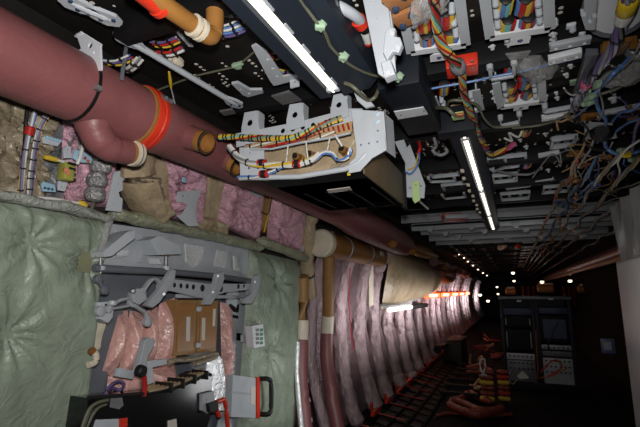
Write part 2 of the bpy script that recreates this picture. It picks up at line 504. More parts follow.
# the elbow: leaves the underside and turns aft
pe = smooth_path([PX(91, 108, DX), PX(95, 130, DX), PX(103, 143, DX), PX(113, 149, DX), PX(127, 152, DX)], 6)
put('elbow', MB().tube(pe, [.064]*6+[.058]*6+[.054]*6+[.05]*(len(pe)-18), 26), 'maroon', t)
ee = pe[-1]; ed = (pe[-1]-pe[-3]).normalized()
put('elbow_liner', MB().lathe(ee-ed*.005, ee+ed*.03, [(0, .046), (1, .046), (1, .04), (.1, .04)], 26, cap=False), 'tan', t)
cf = put('elbow_cuff', MB().lathe(ee+ed*.018, ee+ed*.05, [(0, .042), (0, .053), (.45, .055), (.5, .051), (.55, .055), (1, .053), (1, .044)], 26, cap=False).lathe(ee+ed*.036, ee+ed*.038, [(0, .001), (1, .044)], 20), 'cream', t)
put('cuff_band', MB().lathe(ee+ed*.031, ee+ed*.036, [(0, .052), (.2, .0555), (.8, .0555), (1, .052)], 26), 'black', cf)
# red clamp and the next duct section
t2 = thing('air_duct', 'maroon duct section beyond the red clamp with a tan-rimmed side outlet', 'duct', duct_pt(1.7)-V((0, 0, .13)))
put('duct_body', MB().lathe(duct_pt(1.262), duct_pt(2.35), [(0, DR*.97), (.02, DR*1.02), (.09, DR*1.02), (.1, DR*1.0), (1, DR*.95)], 40), 'maroon', t2)
cl = put('clamp_ring', MB().lathe(duct_pt(1.225), duct_pt(1.285), [(0, DR*1.02), (.06, DR*1.1), (.4, DR*1.12), (.5, DR*1.09), (.6, DR*1.12), (.94, DR*1.1), (1, DR*1.02)], 40), 'red', t2)
put('liner_ring', MB().lathe(duct_pt(1.212), duct_pt(1.228), [(0, DR*1.01), (.2, DR*1.05), (.9, DR*1.05), (1, DR*1.01)], 40), 'tan', t2)
for k in range(2):
    put('clamp_bolt', MB().cyl(duct_pt(1.25+.03*k)+V((.105, 0, .075)), duct_pt(1.25+.03*k)+V((.135, 0, .06)), .010, 8), 'steel', t2)
# side outlets
def outlet(name, py, dirv, rad, length, par, z=0):
    c = duct_pt(py); d = V(dirv).normalized()
    a = c + d*(DR*.55); b = c + d*(DR+length)
    o = put(name, MB().lathe(a, b, [(0, rad*1.35), (.55, rad*1.06), (.97, rad*1.02)], 26, cap=False), 'maroon', par)
    put('outlet_liner', MB().lathe(c+d*(DR+length*.1), b+d*.035, [(0, rad*.98), (1, rad*.98), (1, rad*.84), (0, rad*.84)], 26, cap=False).lathe(b-d*.01, b-d*.008, [(0, .001), (1, rad*.9)], 20), 'tan', o)
    put('outlet_seal', MB().lathe(b+d*.026, b+d*.036, [(0, rad*.99), (.2, rad*1.05), (.8, rad*1.05), (1, rad*.86)], 26, cap=False), 'rubber', o)
outlet('side_outlet', 1.44, (.93, -.02, -.36), .05, .06, t2)
outlet('lower_outlet', 1.74, (.80, .1, -.52), .052, .015, t2)
# duct further aft, past the shelf
t3 = thing('air_duct', 'maroon duct continuing aft past the electronics box towards the grey beams', 'duct', duct_pt(4.6)-V((0, 0, .13)))
put('duct_body', MB().lathe(duct_pt(2.36), duct_pt(6.3)+V((.02, 0, -.09)), [(0, DR*.9), (.3, DR*1.0), (.4, DR*1.28), (.62, DR*1.35), (.85, DR*1.3), (.95, DR*1.1), (1, DR*.6)], 32), 'maroon', t3)
for y in (4.9, 5.95):
    put('outlet', MB().lathe(duct_pt(y)+V((.1, -.05, -.14)), duct_pt(y)+V((.17, -.12, -.2)), [(0, .05), (1, .045)], 18), 'tan', t3)
t4 = thing('duct_coupling', 'tan tapered coupling with a red collar at the aft end of the maroon duct', 'duct', duct_pt(6.7)-V((0, 0, .1)))
put('collar', MB().lathe(duct_pt(6.3)+V((.03, 0, -.09)), duct_pt(6.55)+V((.03, 0, -.09)), [(0, .05), (.1, .065), (.9, .065), (1, .05)], 20), 'red', t4)
put('coupling_body', MB().lathe(duct_pt(6.55)+V((.03, 0, -.09)), duct_pt(8.4)+V((.08, 0, -.06)), [(0, .06), (.2, .1), (.6, .095), (.75, .06), (1, .055)], 24), 'tan', t4)
for k, (y, lab) in enumerate([(8.9, 'maroon duct length behind the beige blanket bulge, nearest of the far run'), (11.2, 'maroon duct length in the middle of the far run'), (14.2, 'maroon duct length furthest aft, by the row of small lamps')]):
    tt = thing('air_duct', lab, 'duct', (DX-.05, y+1, 2.1))
    put('duct_body', MB().lathe((DX-.05, y, 2.22), (DX-.05, y+2.1, 2.22), [(0, .09), (.05, .12), (.45, .13), (.5, .15), (.6, .15), (.65, .12), (1, .1)], 20), 'maroon', tt)
    put('outlet', MB().lathe((DX+.05, y+.5, 2.16), (DX+.13, y+.4, 2.12), [(0, .06), (1, .05)], 14), 'tan', tt)
tt = thing('duct_coupling', 'orange-tan duct coupling above the glowing orange strips', 'duct', (DX, 10.8, 1.9))
put('coupling_body', MB().lathe((DX-.12, 10.2, 2.02), (DX-.12, 12.0, 2.02), [(0, .1), (.15, .19), (.8, .19), (1, .12)], 22), 'wo', tt)
put('band', MB().lathe((DX-.12, 10.9, 2.02), (DX-.12, 11.1, 2.02), [(0, .185), (.2, .2), (.8, .2), (1, .185)], 22), 'tan', tt)

# duct hanger bracket
t = thing('duct_bracket', 'white bent hanger bracket holding the strap of the maroon duct', 'bracket', PX(98, 70, -1.28))
put('web', plate_px([(77, 34), (82, 33), (101, 46), (102, 70), (97, 71), (92, 62), (77, 52), (82, 49)], 'Y', .95, .004, holes=[(91, 46, 2.2), (95, 53, 1.2)]), 'white', t)
put('flange', plate_px([(75, 36), (81, 32), (102, 45), (98, 49)], 'Z', 2.565, .004), 'white', t)
# long grey tie rods under the ceiling
def tie_rod(label, a, b, w):
    a, b = V(a), V(b); d = (b-a).normalized(); sx = d.cross(V((0, 0, 1))).normalized()
    tt = thing('tie_rod', label, 'rod', (a+b)/2)
    put('rod', MB().tube([a+d*.03, a+d*.09, a+d*.14, b-d*.14, b-d*.09, b-d*.03], [w*.7, w*1.1, w, w, w*1.1, w*.7], 12), 'lgrey', tt)
    for e, s in ((a, 1), (b, -1)):
        pl = [e-sx*.012, e+sx*.012, e+sx*.034+d*s*.03, e+sx*.03+d*s*.075, e+sx*.012+d*s*.12, e-sx*.012+d*s*.12, e-sx*.03+d*s*.075, e-sx*.034+d*s*.03]
        f = put('end_fitting', MB().prism([q-V((0, 0, .006)) for q in pl], (0, 0, .012)), 'lgrey', tt)
        for q in (e+d*s*.03+sx*.015, e+d*s*.06-sx*.012): put('bolt', MB().cyl(q-V((0, 0, .012)), q, .007, 8), 'screw', f)
tie_rod('grey tie rod at the top left edge, ending above the duct bracket', PZ(58, -4, 2.53), PZ(121, 24, 2.53), .013)
tie_rod('long grey tie rod slanting under the ceiling towards the avionics shelf', PZ(115, 32, 2.53), PZ(241, 107, 2.53), .013)
put('support_strut', bar(MB(), PZ(127, 44, 2.58), PX(122, 78, -1.22), .012, .02), 'dgrey', label='short slate grey strut rising from the duct to the ceiling', cat='strut')
# tan pipe with the red sleeve
a, b, c_ = PZ(134, -16, 2.42), PZ(203, 32, 2.42), None
d = (b-a).normalized(); b2 = b+d*.01
t = thing('tan_pipe', 'glossy tan pipe with a red sleeve and white ring bending up at the ceiling', 'pipe', (a+b)/2)
put('pipe_body', MB().tube(smooth_path([a, a.lerp(b, .5), b], 6), .027, 20), 'tan', t)
put('elbow', MB().tube(smooth_path([b-d*.02, b+d*.02, b+d*.038+V((0, 0, .015)), b+d*.042+V((.004, 0, .06)), b+d*.03+V((.006, 0, .17))], 6), .028, 20), 'tan', t)
put('red_sleeve', MB().lathe(a, PZ(163, 8, 2.42), [(0, .031), (.8, .031), (.82, .035), (.97, .035), (1, .028)], 20), 'red', t)
for k in (0, 1):
    q = b-d*(.012+.024*k); put('pipe_ring', MB().lathe(q-d*.009, q+d*.009, [(0, .027), (.15, .035), (.85, .035), (1, .027)], 20), 'cream', t)
# a loose clip plate behind that pipe and small ceiling brackets on the left
# ================================================================ left ceiling: brackets and wire ends
def stub_wires(label, q, z, n, cols, L=.16, dirv=(1, .2, 0), r=.006, group=None, cat='wires'):
    r *= .68; L *= .85; c = PZ(q[0], q[1], z); d = V(dirv).normalized(); sx = d.cross(V((0, 0, 1))).normalized()
    tt = thing('wire_bundle', label, cat, c, group)
    mb = MB()
    for k in range(n):
        o = sx*((k-(n-1)/2)*r*1.9) + V((0, 0, .006*(k % 2)))
        mb.tube(smooth_path([c-d*L/2+o, c+o-V((0, 0, .012)), c+d*L/2+o], 4), r, 6, True, k % len(cols))
    put('wires', mb, cols, tt)
    for s in (-.22, .22):
        e = c + d*L*s - V((0, 0, .008)); put('cable_tie', MB().box(e, (n*r*2.1, .008, r*3.4), look_rot(d)), 'wk', tt)
    return tt
LAT = (1, .12, 0)
stub_wires('coloured wire bundle left of the tan pipe elbow, nearest the pipe', (165, 42), 2.57, 5, ['wy', 'wb', 'wr', 'ww', 'wp'], .13, LAT)
stub_wires('white-sleeved wire bundle below the first one by the tie rod', (170, 51), 2.55, 3, ['ww', 'wp', 'wr'], .13, LAT, .008)
stub_wires('coloured wire bundle crossing right of the tan pipe elbow, upper of two', (227, 25), 2.57, 5, ['wr', 'wy', 'wb', 'wp', 'ww'], .13, LAT)
stub_wires('purple and white wire bundle right of the tan pipe elbow, lower of two', (229, 31), 2.55, 4, ['wp', 'ww', 'wb', 'ww'], .14, LAT, .007)
stub_wires('coloured wire bundle over the maroon duct by its hanger bracket', (118, 60), 2.5, 5, ['wy', 'wr', 'wp', 'wb', 'ww'], .14, LAT)
stub_wires('white-wrapped cable over the duct beside the hanger bracket', (132, 65), 2.48, 3, ['ww', 'wgy', 'ww'], .15, (1, -.35, 0), .008)
put('clip_plate', plate_px([(222, 12), (232, 14), (234, 17), (219, 16)], 'Z', 2.58, .004), 'lgrey', label='small pale plate by the ceiling right of the tan pipe', cat='plate')
put('clip_plate', plate_px([(166, 20), (169, 21), (193, 46), (189, 46)], 'Z', 2.55, .004), 'lgrey', label='thin pale strip running beside the tan pipe', cat='plate')
cable('cable', 'thin grey cable crossing the dark ceiling from the duct to the long bracket', 'cable', [PZ(148, 94, 2.56), PZ(163, 88, 2.57), PZ(196, 76, 2.57), PZ(234, 67, 2.57), PZ(241, 63, 2.57), PZ(254, 52, 2.57)], .0045, 'wd')
put('cable_clip', MB().box(PZ(237, 66, 2.565), (.03, .035, .02), bev=.006).cyl(PZ(233, 66, 2.565), PZ(242, 63, 2.565), .01), 'greentag', label='green clip holding the thin cable on the ceiling', cat='clip')
t = thing('lanyard', 'yellow-ended lanyard hanging below the tie rod above the red clamp', 'lanyard', PZ(170, 85, 2.5))
put('tip', MB().tube([PZ(169, 72, 2.5), PZ(170, 79, 2.49), PZ(171, 88, 2.48)], [.004, .007, .004], 8), 'wy', t)
put('cord', MB().tube([PZ(171, 88, 2.48), PZ(173, 96, 2.46), PZ(175, 104, 2.43)], .003, 6), 'wgy', t)
put('ceiling_clip', MB().box(PZ(176, 62, 2.57), (.05, .05, .04), bev=.012).cyl(PZ(170, 60, 2.56), PZ(170, 66, 2.53), .012), 'cream', label='cream clip block on the ceiling right of the tie rod end', cat='clip')
# long flat bracket left of the first light, with its foot
t = thing('ceiling_bracket', 'long pale bracket with lightening slots beside the first light housing', 'bracket', PZ(268, 70, 2.52))
put('web', plate_px([(252, 46), (256, 44), (266, 51), (283, 76), (299, 73), (301, 78), (274, 85), (270, 80)], 'Z', 2.53, .006, holes=[(268, 58, 2.2), (273, 67, 2.2), (277, 75, 1.8)]), 'lgrey', t)
put('foot_tab', plate_px([(290, 78), (299, 76), (299, 86), (291, 88)], 'Y', 1.5, .005, holes=[(295, 82, 1.2)]), 'lgrey', t)
for k, q in enumerate([(271, 55), (281, 70)]):
    stub_wires(['red wire bundle behind the long bracket, upper end', 'red and white wire bundle behind the long bracket, lower end'][k], q, 2.56, 4, ['wr', 'ww', 'wb', 'wy'] if k else ['wy', 'wb', 'wr', 'wr'], .09, (.6, .8, 0), .005)
t = thing('ceiling_bracket', 'small pale twin-hole bracket on the ceiling below the thin cable', 'bracket', PZ(248, 90, 2.56))
put('web', plate_px([(232, 83), (238, 82), (250, 89), (262, 89), (263, 92), (248, 96), (243, 94)], 'Z', 2.57, .01, holes=[(249, 92, 2.0), (241, 88, 1.2)]), 'lgrey', t)
put('cover_plate', plate_px([(272, 96), (289, 91), (301, 100), (283, 104)], 'Z', 2.5, .006), 'steel', label='plain grey plate on the beam in front of the avionics shelf', cat='plate')
put('cover_plate', plate_px([(220, 111), (232, 109), (235, 113), (224, 115)], 'Z', 2.5, .006), 'steel', label='small grey plate at the foot of the long tie rod', cat='plate')

# ================================================================ avionics shelf with its wiring and the black box
YF = 1.50
def shelf(q): return pxs(q, 'Y', YF)
t = thing('avionics_shelf', 'pale grey open metal shelf full of wiring hanging under the first light', 'shelf', PY(310, 175, YF))
back = [(240, 128), (247, 124), (265, 132), (368, 112), (368, 96), (383, 99), (386, 150), (378, 156), (358, 172), (275, 183), (241, 180)]
# front frame: top rail, bottom rail, right cheek, left cheek
put('top_rail', plate_px([(236, 134), (300, 122), (349, 109), (362, 109), (362, 119), (300, 134), (237, 147)], 'Y', YF+.06, .004, holes=[(283, 131, 2.5), (293, 129.5, 2.5), (303, 127.5, 2.5), (313, 125, 2.5), (325, 122.5, 2.5)]), 'lgrey', t)
put('bottom_rail', MB().tube([PY(240, 178, YF), PY(300, 176.5, YF), PY(345, 169, YF), PY(358, 163, YF), PY(366, 154, YF)], .011, 12), 'lgrey', t)
put('right_cheek', plate_px([(352, 110), (383, 112), (386, 150), (372, 158), (360, 171), (349, 173), (350, 163), (356, 158), (357, 150), (354, 128)], 'Y', YF-.005, .005, holes=[(361, 145, 1.3), (369, 143.5, 1.3), (378, 131, 1.3), (377.5, 142, 1.3)]), 'lgrey', t)
sd = put('side_flange', plate_px([(383, 112), (386, 149), (387, 150), (385, 110)], 'X', PY(385, 130, YF).x, .004), 'lgrey', t)
ch = PY(383.5, 112, YF); ch2 = PY(386, 151, YF)
put('right_flange', MB().poly([ch, ch2, ch2+V((0.012, .1, .0)), ch+V((.012, .1, 0))], [[0, 1, 2, 3]]), 'lgrey', t)
put('left_cheek', plate_px([(240, 148), (264, 147), (264, 162), (266, 164), (266, 180), (241, 180)], 'Y', YF+.01, .005, holes=[(249, 168, 1.2), (258, 168, 1.2), (250, 153, 1.0)]), 'lgrey', t)
put('back_panel', plate_px([(262, 150), (356, 128), (357, 168), (266, 180)], 'Y', YF+.1, .004), 'beige', t)
put('wire_tray', MB().tube([PY(251, 149, YF-.005), PY(272, 149, YF-.005), PY(300, 143, YF-.005), PY(330, 138, YF-.005), PY(351, 133, YF-.005)], .0075, 10, flat=.6), 'lgrey', t)
put('terminal_strip', plate_px([(256, 143), (300, 136), (352, 122), (352, 132), (300, 142), (256, 148)], 'Y', YF+.05, .01), 'wtan', t)
# hanger ears with a large hole
for k, (x, y) in enumerate([(240, 132), (285, 124), (329, 114)]):
    w = 17
    hg = put('hanger_ear', plate_px([(x+5, y-19), (x+w, y-21), (x+w+2, y-6), (x+w+2, y+2), (x+2, y+7), (x+2, y-4)], 'Y', YF+.05, .004, holes=[(x+10, y-9, 3)]), 'lgrey', t)
    a0 = PY(x+w, y-21, YF+.05); a1 = PY(x+w+2, y+1, YF+.05)
    put('ear_flange', MB().plate([a0, a1, a1+V((0, .05, 0)), a0+V((0, .05, 0))], 'X', .004), 'lgrey', hg)
# small blue dots stamped on the cheek
for k in range(2):
    put('blue_mark', MB().cyl(PY(378.5, [115, 122.5][k], YF-.0085), PY(378.5, [115, 122.5][k], YF-.0095), .009, 12), 'skyb', t)
for q in ((361, 145), (369, 143.5), (378, 131), (377.5, 142), (249, 168), (258, 168)):
    put('screw', MB().sphere(PY(q[0], q[1], YF-.002), .0045), 'screw', t)
# wiring on the shelf
harness('wire_harness', 'thick yellow-banded harness lying across the top of the avionics shelf', 'wires', [PY(219, 137, YF-.02), PY(235, 137, YF-.02), PY(262, 138, YF-.02), PY(290, 138, YF-.02), PY(305, 133, YF-.02), PY(318, 127, YF-.015), PY(330, 122, YF-.005), PY(342, 118, YF+.01)], .0085, ['wy', 'wtan', 'wg', 'wr', 'wy', 'wt', 'wy'], .0045, 3.2, 26)
harness('wire_harness', 'red-brown fine wire harness under the thick yellow-banded one', 'wires', [PY(246, 147, YF+.01), PY(265, 145, YF), PY(290, 143, YF), PY(310, 139, YF+.005), PY(335, 133, YF+.01)], .008, ['wtan', 'hose', 'wr', 'wtan', 'ww'], .0045, 3, 6)
harness('wire_harness', 'white-sleeved harness with black and red clamps along the shelf bottom', 'wires', [PY(229, 146, YF-.02), PY(236, 155, YF-.02), PY(247, 162, YF-.025), PY(262, 165, YF-.025), PY(278, 165, YF-.025), PY(298, 164, YF-.025), PY(312, 160, YF-.01), PY(320, 154, YF)], .008, ['ww', 'ww', 'wy', 'ww', 'wgy'], .006, 2, 5)
harness('wire_harness', 'blue and white cable pair curling along the shelf bottom rail', 'wires', [PY(238, 177, YF-.02), PY(256, 177, YF-.025), PY(272, 172, YF-.02), PY(286, 166, YF-.02), PY(310, 162, YF-.02), PY(323, 153, YF-.015), PY(333, 154, YF-.015), PY(337, 160, YF-.01), PY(347, 158, YF), PY(351, 148, YF)], .004, ['wb', 'ww'], .0045, 4, 4)
for k, (x, y) in enumerate([(262, 163), (264, 174), (297, 164)]):
    tt = thing('cable_clamp', ['black cable clamp with red edges on the left end of the white harness', 'black cable clamp with red edges lowest by the shelf bottom rail', 'black cable clamp with red edges in the middle of the shelf bottom'][k], 'clamp', PY(x, y, YF-.03))
    put('band', MB().lathe(PY(x-2.2, y, YF-.026), PY(x+2.2, y, YF-.026), [(0, .008), (.1, .0165), (.9, .0165), (1, .008)], 14), 'rubber', tt)
    for s in (-3, 3):
        put('edge_ring', MB().lathe(PY(x+s-.8, y, YF-.026), PY(x+s+.8, y, YF-.026), [(0, .008), (.1, .0155), (.9, .0155), (1, .008)], 14), 'wr', tt)
for k, (x, y) in enumerate([(297, 157), (311, 155), (343, 150)]):
    tt = thing('round_connector', ['bronze round connector on the shelf back, leftmost of three', 'bronze round connector on the shelf back, middle of three', 'bronze round connector near the right cheek of the shelf'][k], 'connector', PY(x, y+4, YF+.05))
    c = PY(x, y, YF+.06)
    put('shell', MB().lathe(c+V((0, .04, 0)), c+V((0, -.02, 0)), [(0, .02), (.3, .02), (.35, .016), (.9, .016), (1, .011)], 18), 'brown', tt)
    put('backshell', MB().lathe(c+V((0, -.02, 0)), c+V((.004, -.035, .004)), [(0, .012), (1, .006)], 14), 'wk', tt)
for k, (x0, y0, x1, y1) in enumerate([(306, 142, 308, 160), (330, 137, 327, 153), (335, 135, 342, 146), (288, 146, 286, 165)]):
    cable('wire', ['white wire drop down the shelf, second from the left', 'white wire drop down the shelf behind the blue cable', 'thick white wire drop slanting to the right connector', 'white wire drop down the shelf, leftmost'][k], 'wire', [PY(x0, y0, YF-.01), PY((x0+x1)/2, (y0+y1)/2, YF-.015), PY(x1, y1, YF)], .0045 if k == 2 else .003, 'ww')
tt = thing('terminal_pins', 'row of red terminal pins on the shelf terminal strip', 'terminals', PY(334, 135, YF+.04))
for k in range(9):
    x = 309+k*4.8; y = 136.5-k*1.28
    put('pin', MB().cyl(PY(x, y-3, YF+.035), PY(x+1.5, y+2.5, YF+.025), .0042, 7), 'wr', tt)
# black electronics box below
b0 = PY(281, 183, YF+.03); b1 = PY(362, 171, YF+.03)
zb = 2.105; yb0, yb1 = YF+.03, 2.27
xl, xr = PZ(279, 190, zb).x, PZ(362, 172, zb).x
t = thing('electronics_box', 'large black electronics box slung under the avionics shelf', 'box', ((xl+xr)/2, (yb0+yb1)/2, zb))
put('case', MB().box(((xl+xr)/2, (yb0+yb1)/2, zb+.02), (xr-xl, yb1-yb0, .04), bev=.006).box(((xl+xr)/2, (yb0+.1+yb1)/2, zb+.09), (xr-xl-.01, yb1-yb0-.12, .18), bev=.006), 'black', t)
put('front_panel', MB().box(((xl+xr)/2, yb0-.004, zb+.02), (xr-xl-.06, .008, .036), bev=.002), 'taupe', t)
put('front_band', MB().box(((xl+xr)/2-.02, yb0-.009, zb+.022), (xr-xl-.2, .004, .028)), 'beige', t)
put('side_panel', MB().box((xr+.004, (yb0+yb1)/2, zb+.08), (.006, yb1-yb0-.06, .17), bev=.002), mat('side_tan', rgb(104, 86, 62), .55, var=.15), t)
put('side_edge', MB().box((xr+.005, yb1-.01, zb+.08), (.02, .05, .2), bev=.003), 'black', t)
lb = pxs([(327, 190), (350, 187), (352, 190), (329, 193)], 'Z', zb-.003)
put('label', MB().plate(lb, 'Z', .003), 'paper', t)
put('seal', MB().box(PY(349, 174, yb0-.012), (.012, .003, .012)), 'yellow', t)
for k in range(4):
    x = xl+.08+k*.11; put('rib', MB().box((x, (yb0+yb1)/2+.1, zb-.003), (.008, .4, .005)), 'black', t)
# bracket with a lime tag aft of the box
t = thing('mounting_bracket', 'pale bracket plate with red and blue leads right of the black box', 'bracket', PY(412, 190, 2.3))
put('plate', plate_px([(405, 150), (410, 145), (425, 185), (424, 198), (407, 197), (406, 180)], 'Y', 2.3, .006, holes=[(410, 188, 1), (421, 186, 1)]), 'lgrey', t)
put('arm', plate_px([(395, 142), (404, 140), (411, 160), (407, 166)], 'Y', 2.29, .006), 'lgrey', t)
cable('wire', 'blue lead curling round the pale bracket right of the black box', 'wire', [PY(419, 150, 2.27), PY(419, 160, 2.26), PY(416, 168, 2.25), PY(410, 174, 2.26), PY(406, 172, 2.27)], .005, 'wb')
cable('wire', 'red lead at the top of the pale bracket right of the black box', 'wire', [PY(419, 142, 2.3), PY(420, 148, 2.27), PY(418, 154, 2.27)], .009, 'wr')
cable('wire', 'yellow lead beside the blue one on the pale bracket', 'wire', [PY(418, 155, 2.28), PY(415, 166, 2.27), PY(408, 170, 2.28)], .004, 'wy')
put('hang_tag', plate_px([(412, 182), (419, 181), (420, 200), (415, 203), (413, 200)], 'Y', 2.24, .004, holes=[(416, 185, .9)]), 'lime', label='lime green tag hanging from the pale bracket', cat='tag')
cable('cable', 'thin grey cable slanting below the lime green tag', 'cable', [PY(418, 200, 2.4), PY(428, 209, 2.5)], .006, 'wgy')
cable('cable', 'grey looped cable end hanging behind the pale bracket', 'cable', [PZ(434, 138, 2.5), PZ(436, 146, 2.45), PZ(433, 151, 2.42), PZ(440, 155, 2.4), PZ(447, 152, 2.41), PZ(445, 148, 2.43)], .009, 'wgy')
# ================================================================ middle and right ceiling
# bright hanging strut with clevis
t = thing('hanging_strut', 'bright white riveted strut hanging from the ceiling right of the first light', 'strut', PY(392, 78, 1.5))
ys = 1.13
put('web', plate_px([(362, -8), (386, -8), (394, 52), (396, 76), (385, 78), (379, 74)], 'Y', ys, .006, holes=[(375, 2, 1.0), (377, 19, 1.0)]), 'lgrey', t)
put('lip', plate_px([(386, -8), (388, -8), (396, 48), (395, 56)], 'Y', ys+.03, .02), 'lgrey', t)
put('clevis', plate_px([(387, 34), (391, 30), (395, 31), (394, 39), (400, 40), (402, 46), (399, 53), (393, 52), (388, 60), (385, 54)], 'Y', ys-.03, .016, holes=[(392, 34, 1.5), (398, 48, 1.6), (387, 53, 1.2)], bev=.003), 'lgrey', t)
put('foot', plate_px([(384, 66), (391, 64), (395, 76), (387, 79)], 'Y', ys-.02, .03, bev=.004), 'lgrey', t)
for q in ((392, 34), (398, 48), (388, 73)): put('bolt', MB().cyl(PY(q[0], q[1], ys-.045), PY(q[0], q[1], ys-.02), .0065, 8), 'dgrey', t)
put('hanging_strut', plate_px([(353, 88), (362, 92), (374, 106), (366, 108), (358, 101)], 'Y', 1.49, .012), 'lgrey', label='short pale arm joining the shelf to the first light housing', cat='strut')
# plate beside it
put('ceiling_bracket', plate_px([(352, 63), (372, 57), (375, 64), (368, 66), (368, 74), (360, 75), (359, 69), (354, 68)], 'Z', 2.56, .006), 'lgrey', label='pale L-shaped ceiling bracket left of the hanging strut', cat='bracket')
t = thing('ceiling_bracket', 'row of three pale hooks on the ceiling beside the first light', 'bracket', PZ(335, 40, 2.5))
put('web', plate_px([(326, 30), (329, 31), (344, 50), (343, 54), (337, 48)], 'Z', 2.5, .008), 'lgrey', t)
for q in ((330, 33), (334, 40), (339, 47)): put('hook', MB().lathe(PZ(q[0], q[1], 2.5), PZ(q[0], q[1], 2.47), [(0, .018), (.8, .018), (1, .012)], 12), 'lgrey', t)
cable('cable', 'thick grey-white conduit with red end bands above the first light', 'cable', [PZ(312, -4, 2.5), PZ(328, 2, 2.5), PZ(342, 8, 2.49), PZ(355, 16, 2.49), PZ(362, 23, 2.5)], .017, 'lgrey', n=14)
t = thing('conduit_boot', 'red-banded boot where the grey conduit ends', 'boot', PZ(362, 23, 2.5))
a, b = PZ(357, 19, 2.5), PZ(363, 26, 2.5)
put('boot_body', MB().lathe(a, b, [(0, .018), (.1, .024), (.85, .024), (1, .018)], 16), 'red', t)
put('collar', MB().lathe(b, b+(b-a)*.45, [(0, .022), (1, .02)], 16), 'black', t)
t = thing('conduit', 'short white conduit with a red tip below the red-banded boot', 'conduit', PZ(367, 36, 2.5))
a, b = PZ(363, 27, 2.5), PZ(368, 41, 2.5)
put('sleeve', MB().lathe(a, b, [(0, .012), (.1, .015), (1, .015)], 12), 'ww', t)
put('tip', MB().lathe(b, b+(b-a)*.2, [(0, .016), (.7, .016), (1, .01)], 12), 'red', t)
cable('wire', 'blue wire arc on the dark ceiling left of the hanging strut', 'wire', [PZ(354, 62, 2.56), PZ(354, 53, 2.55), PZ(357, 46, 2.55), PZ(363, 42, 2.55)], .0055, 'wb')
cable('wire', 'orange wire lying across the ceiling near the grey conduit', 'wire', [PZ(312, 16, 2.57), PZ(330, 13, 2.57), PZ(350, 4, 2.57)], .003, 'wo')
cable('wire', 'blue wire stub by the first light housing at the top edge', 'wire', [PZ(312, 15, 2.56), PZ(322, 12, 2.56)], .004, 'wb')
put('plastic_sleeve', MB().lathe(PZ(316, -4, 2.48), PZ(334, 7, 2.48), [(0, .02), (.3, .03), (.8, .028), (1, .02)], 14), 'clear', label='clear plastic wrap on the conduit at the top edge', cat='wrap')

# ---- trays: open-ended frames with wire bundles inside
def tray(label, TL, BL, BR, TR, tab, z, lugs=3):
    tt = thing('wire_tray', label, 'tray', PZ((BL[0]+BR[0])/2, (BL[1]+BR[1])/2, z))
    p = {k: PZ(v[0], v[1], z) for k, v in dict(TL=TL, BL=BL, BR=BR, TR=TR).items()}
    up = V((0, 0, .05))
    for a, b, nm in (('TL', 'BL', 'side_rail'), ('TR', 'BR', 'side_rail'), ('BL', 'BR', 'end_rail')):
        m_ = MB(); bar(m_, p[a], p[b], .032, .006); bar(m_, p[a]+V((0, 0, .025)), p[b]+V((0, 0, .025)), .006, .05)
        pr = put(nm, m_, 'white' if nm == 'end_rail' else 'lgrey', tt)
        if nm == 'side_rail':
            ins = (p['BR']-p['BL']).normalized()*(.028 if a == 'TL' else -.028)
            for k in range(lugs):
                q = p[a].lerp(p[b], .3+k*.24)+ins
                put('lug', MB().lathe(q+V((0, 0, -.004)), q+V((0, 0, .03)), [(0, .006), (.1, .010), (1, .011)], 12), 'lgrey', pr)
    c = PZ(tab[0], tab[1], z); dx = (p['BR']-p['BL']).normalized(); dy = V((-dx.y, dx.x, 0))
    tb = put('tab', MB().plate([c-dx*.032+dy*.025, c+dx*.032+dy*.025, c+dx*.032-dy*.012, c+dx*.02-dy*.026, c-dx*.02-dy*.026, c-dx*.032-dy*.012], 'Z', .005), 'white', tt)
    put('screw', MB().sphere(c-V((0, 0, .003)), .009, sc=(1, 1, .5)), 'screw', tb)
    return tt
def conn(label, q, z, ang, cols, L=.1, R=.024, group=None):
    # a fat stub of parallel coloured wires strapped by a dark band, seen end to end
    R *= .72; L *= .66; z = max(z, 2.53); c = PZ(q[0], q[1], z); d = V((math.cos(ang), math.sin(ang), 0)); sx = V((-d.y, d.x, 0))
    tt = thing('wire_bundle', label, 'wires', c, group)
    mb = MB(); n = len(cols)
    for k in range(n):
        a = PI*(k+.5)/n + PI
        o = sx*(R*math.cos(a)) + V((0, 0, R*.7*math.sin(a)))
        mb.tube([c-d*L/2+o, c+o-V((0, 0, .004)), c+d*L/2+o], R*PI/n*.8, 7, True, k)
    put('wires', mb, cols, tt)
    put('core', MB().cyl(c-d*L*.47, c+d*L*.47, R*.8, 12), 'wr', tt)
    for s in (-.5, .5):
        e = c+d*(L*s); put('strap', MB().lathe(e-d*.008, e+d*.008, [(0, R*.9), (.2, R*1.3), (.8, R*1.3), (1, R*.9)], 14), 'wk', tt)
    return tt
R_, Y_, B_, T_ = 'wr', 'wy', 'wb', 'wt'
FW = math.radians(97)
tray('white wire tray behind the braided harness, left of the wire trays', (398, -8), (411, 53), (466, 45), (459, -6), (439, 57), 2.5)
for lab, q, c in [('red and yellow wire bundle in the leftmost tray, upper left', (423, 23), [R_, Y_, R_, Y_]), ('blue and orange wire bundle in the leftmost tray, lower left', (427, 40), [B_, 'wo', B_, 'wtan']),
                  ('blue, red and yellow wire bundle in the leftmost tray, upper right', (446, 18), [Y_, R_, B_]), ('yellow and blue wire bundle in the leftmost tray, lower right', (450, 36), [B_, Y_, R_])]:
    conn(lab, q, 2.52, FW, c)
tray('white wire tray at the top edge holding four colourful bundles', (484, -8), (490, 38), (550, 29), (548, -8), (520, 40), 2.5)
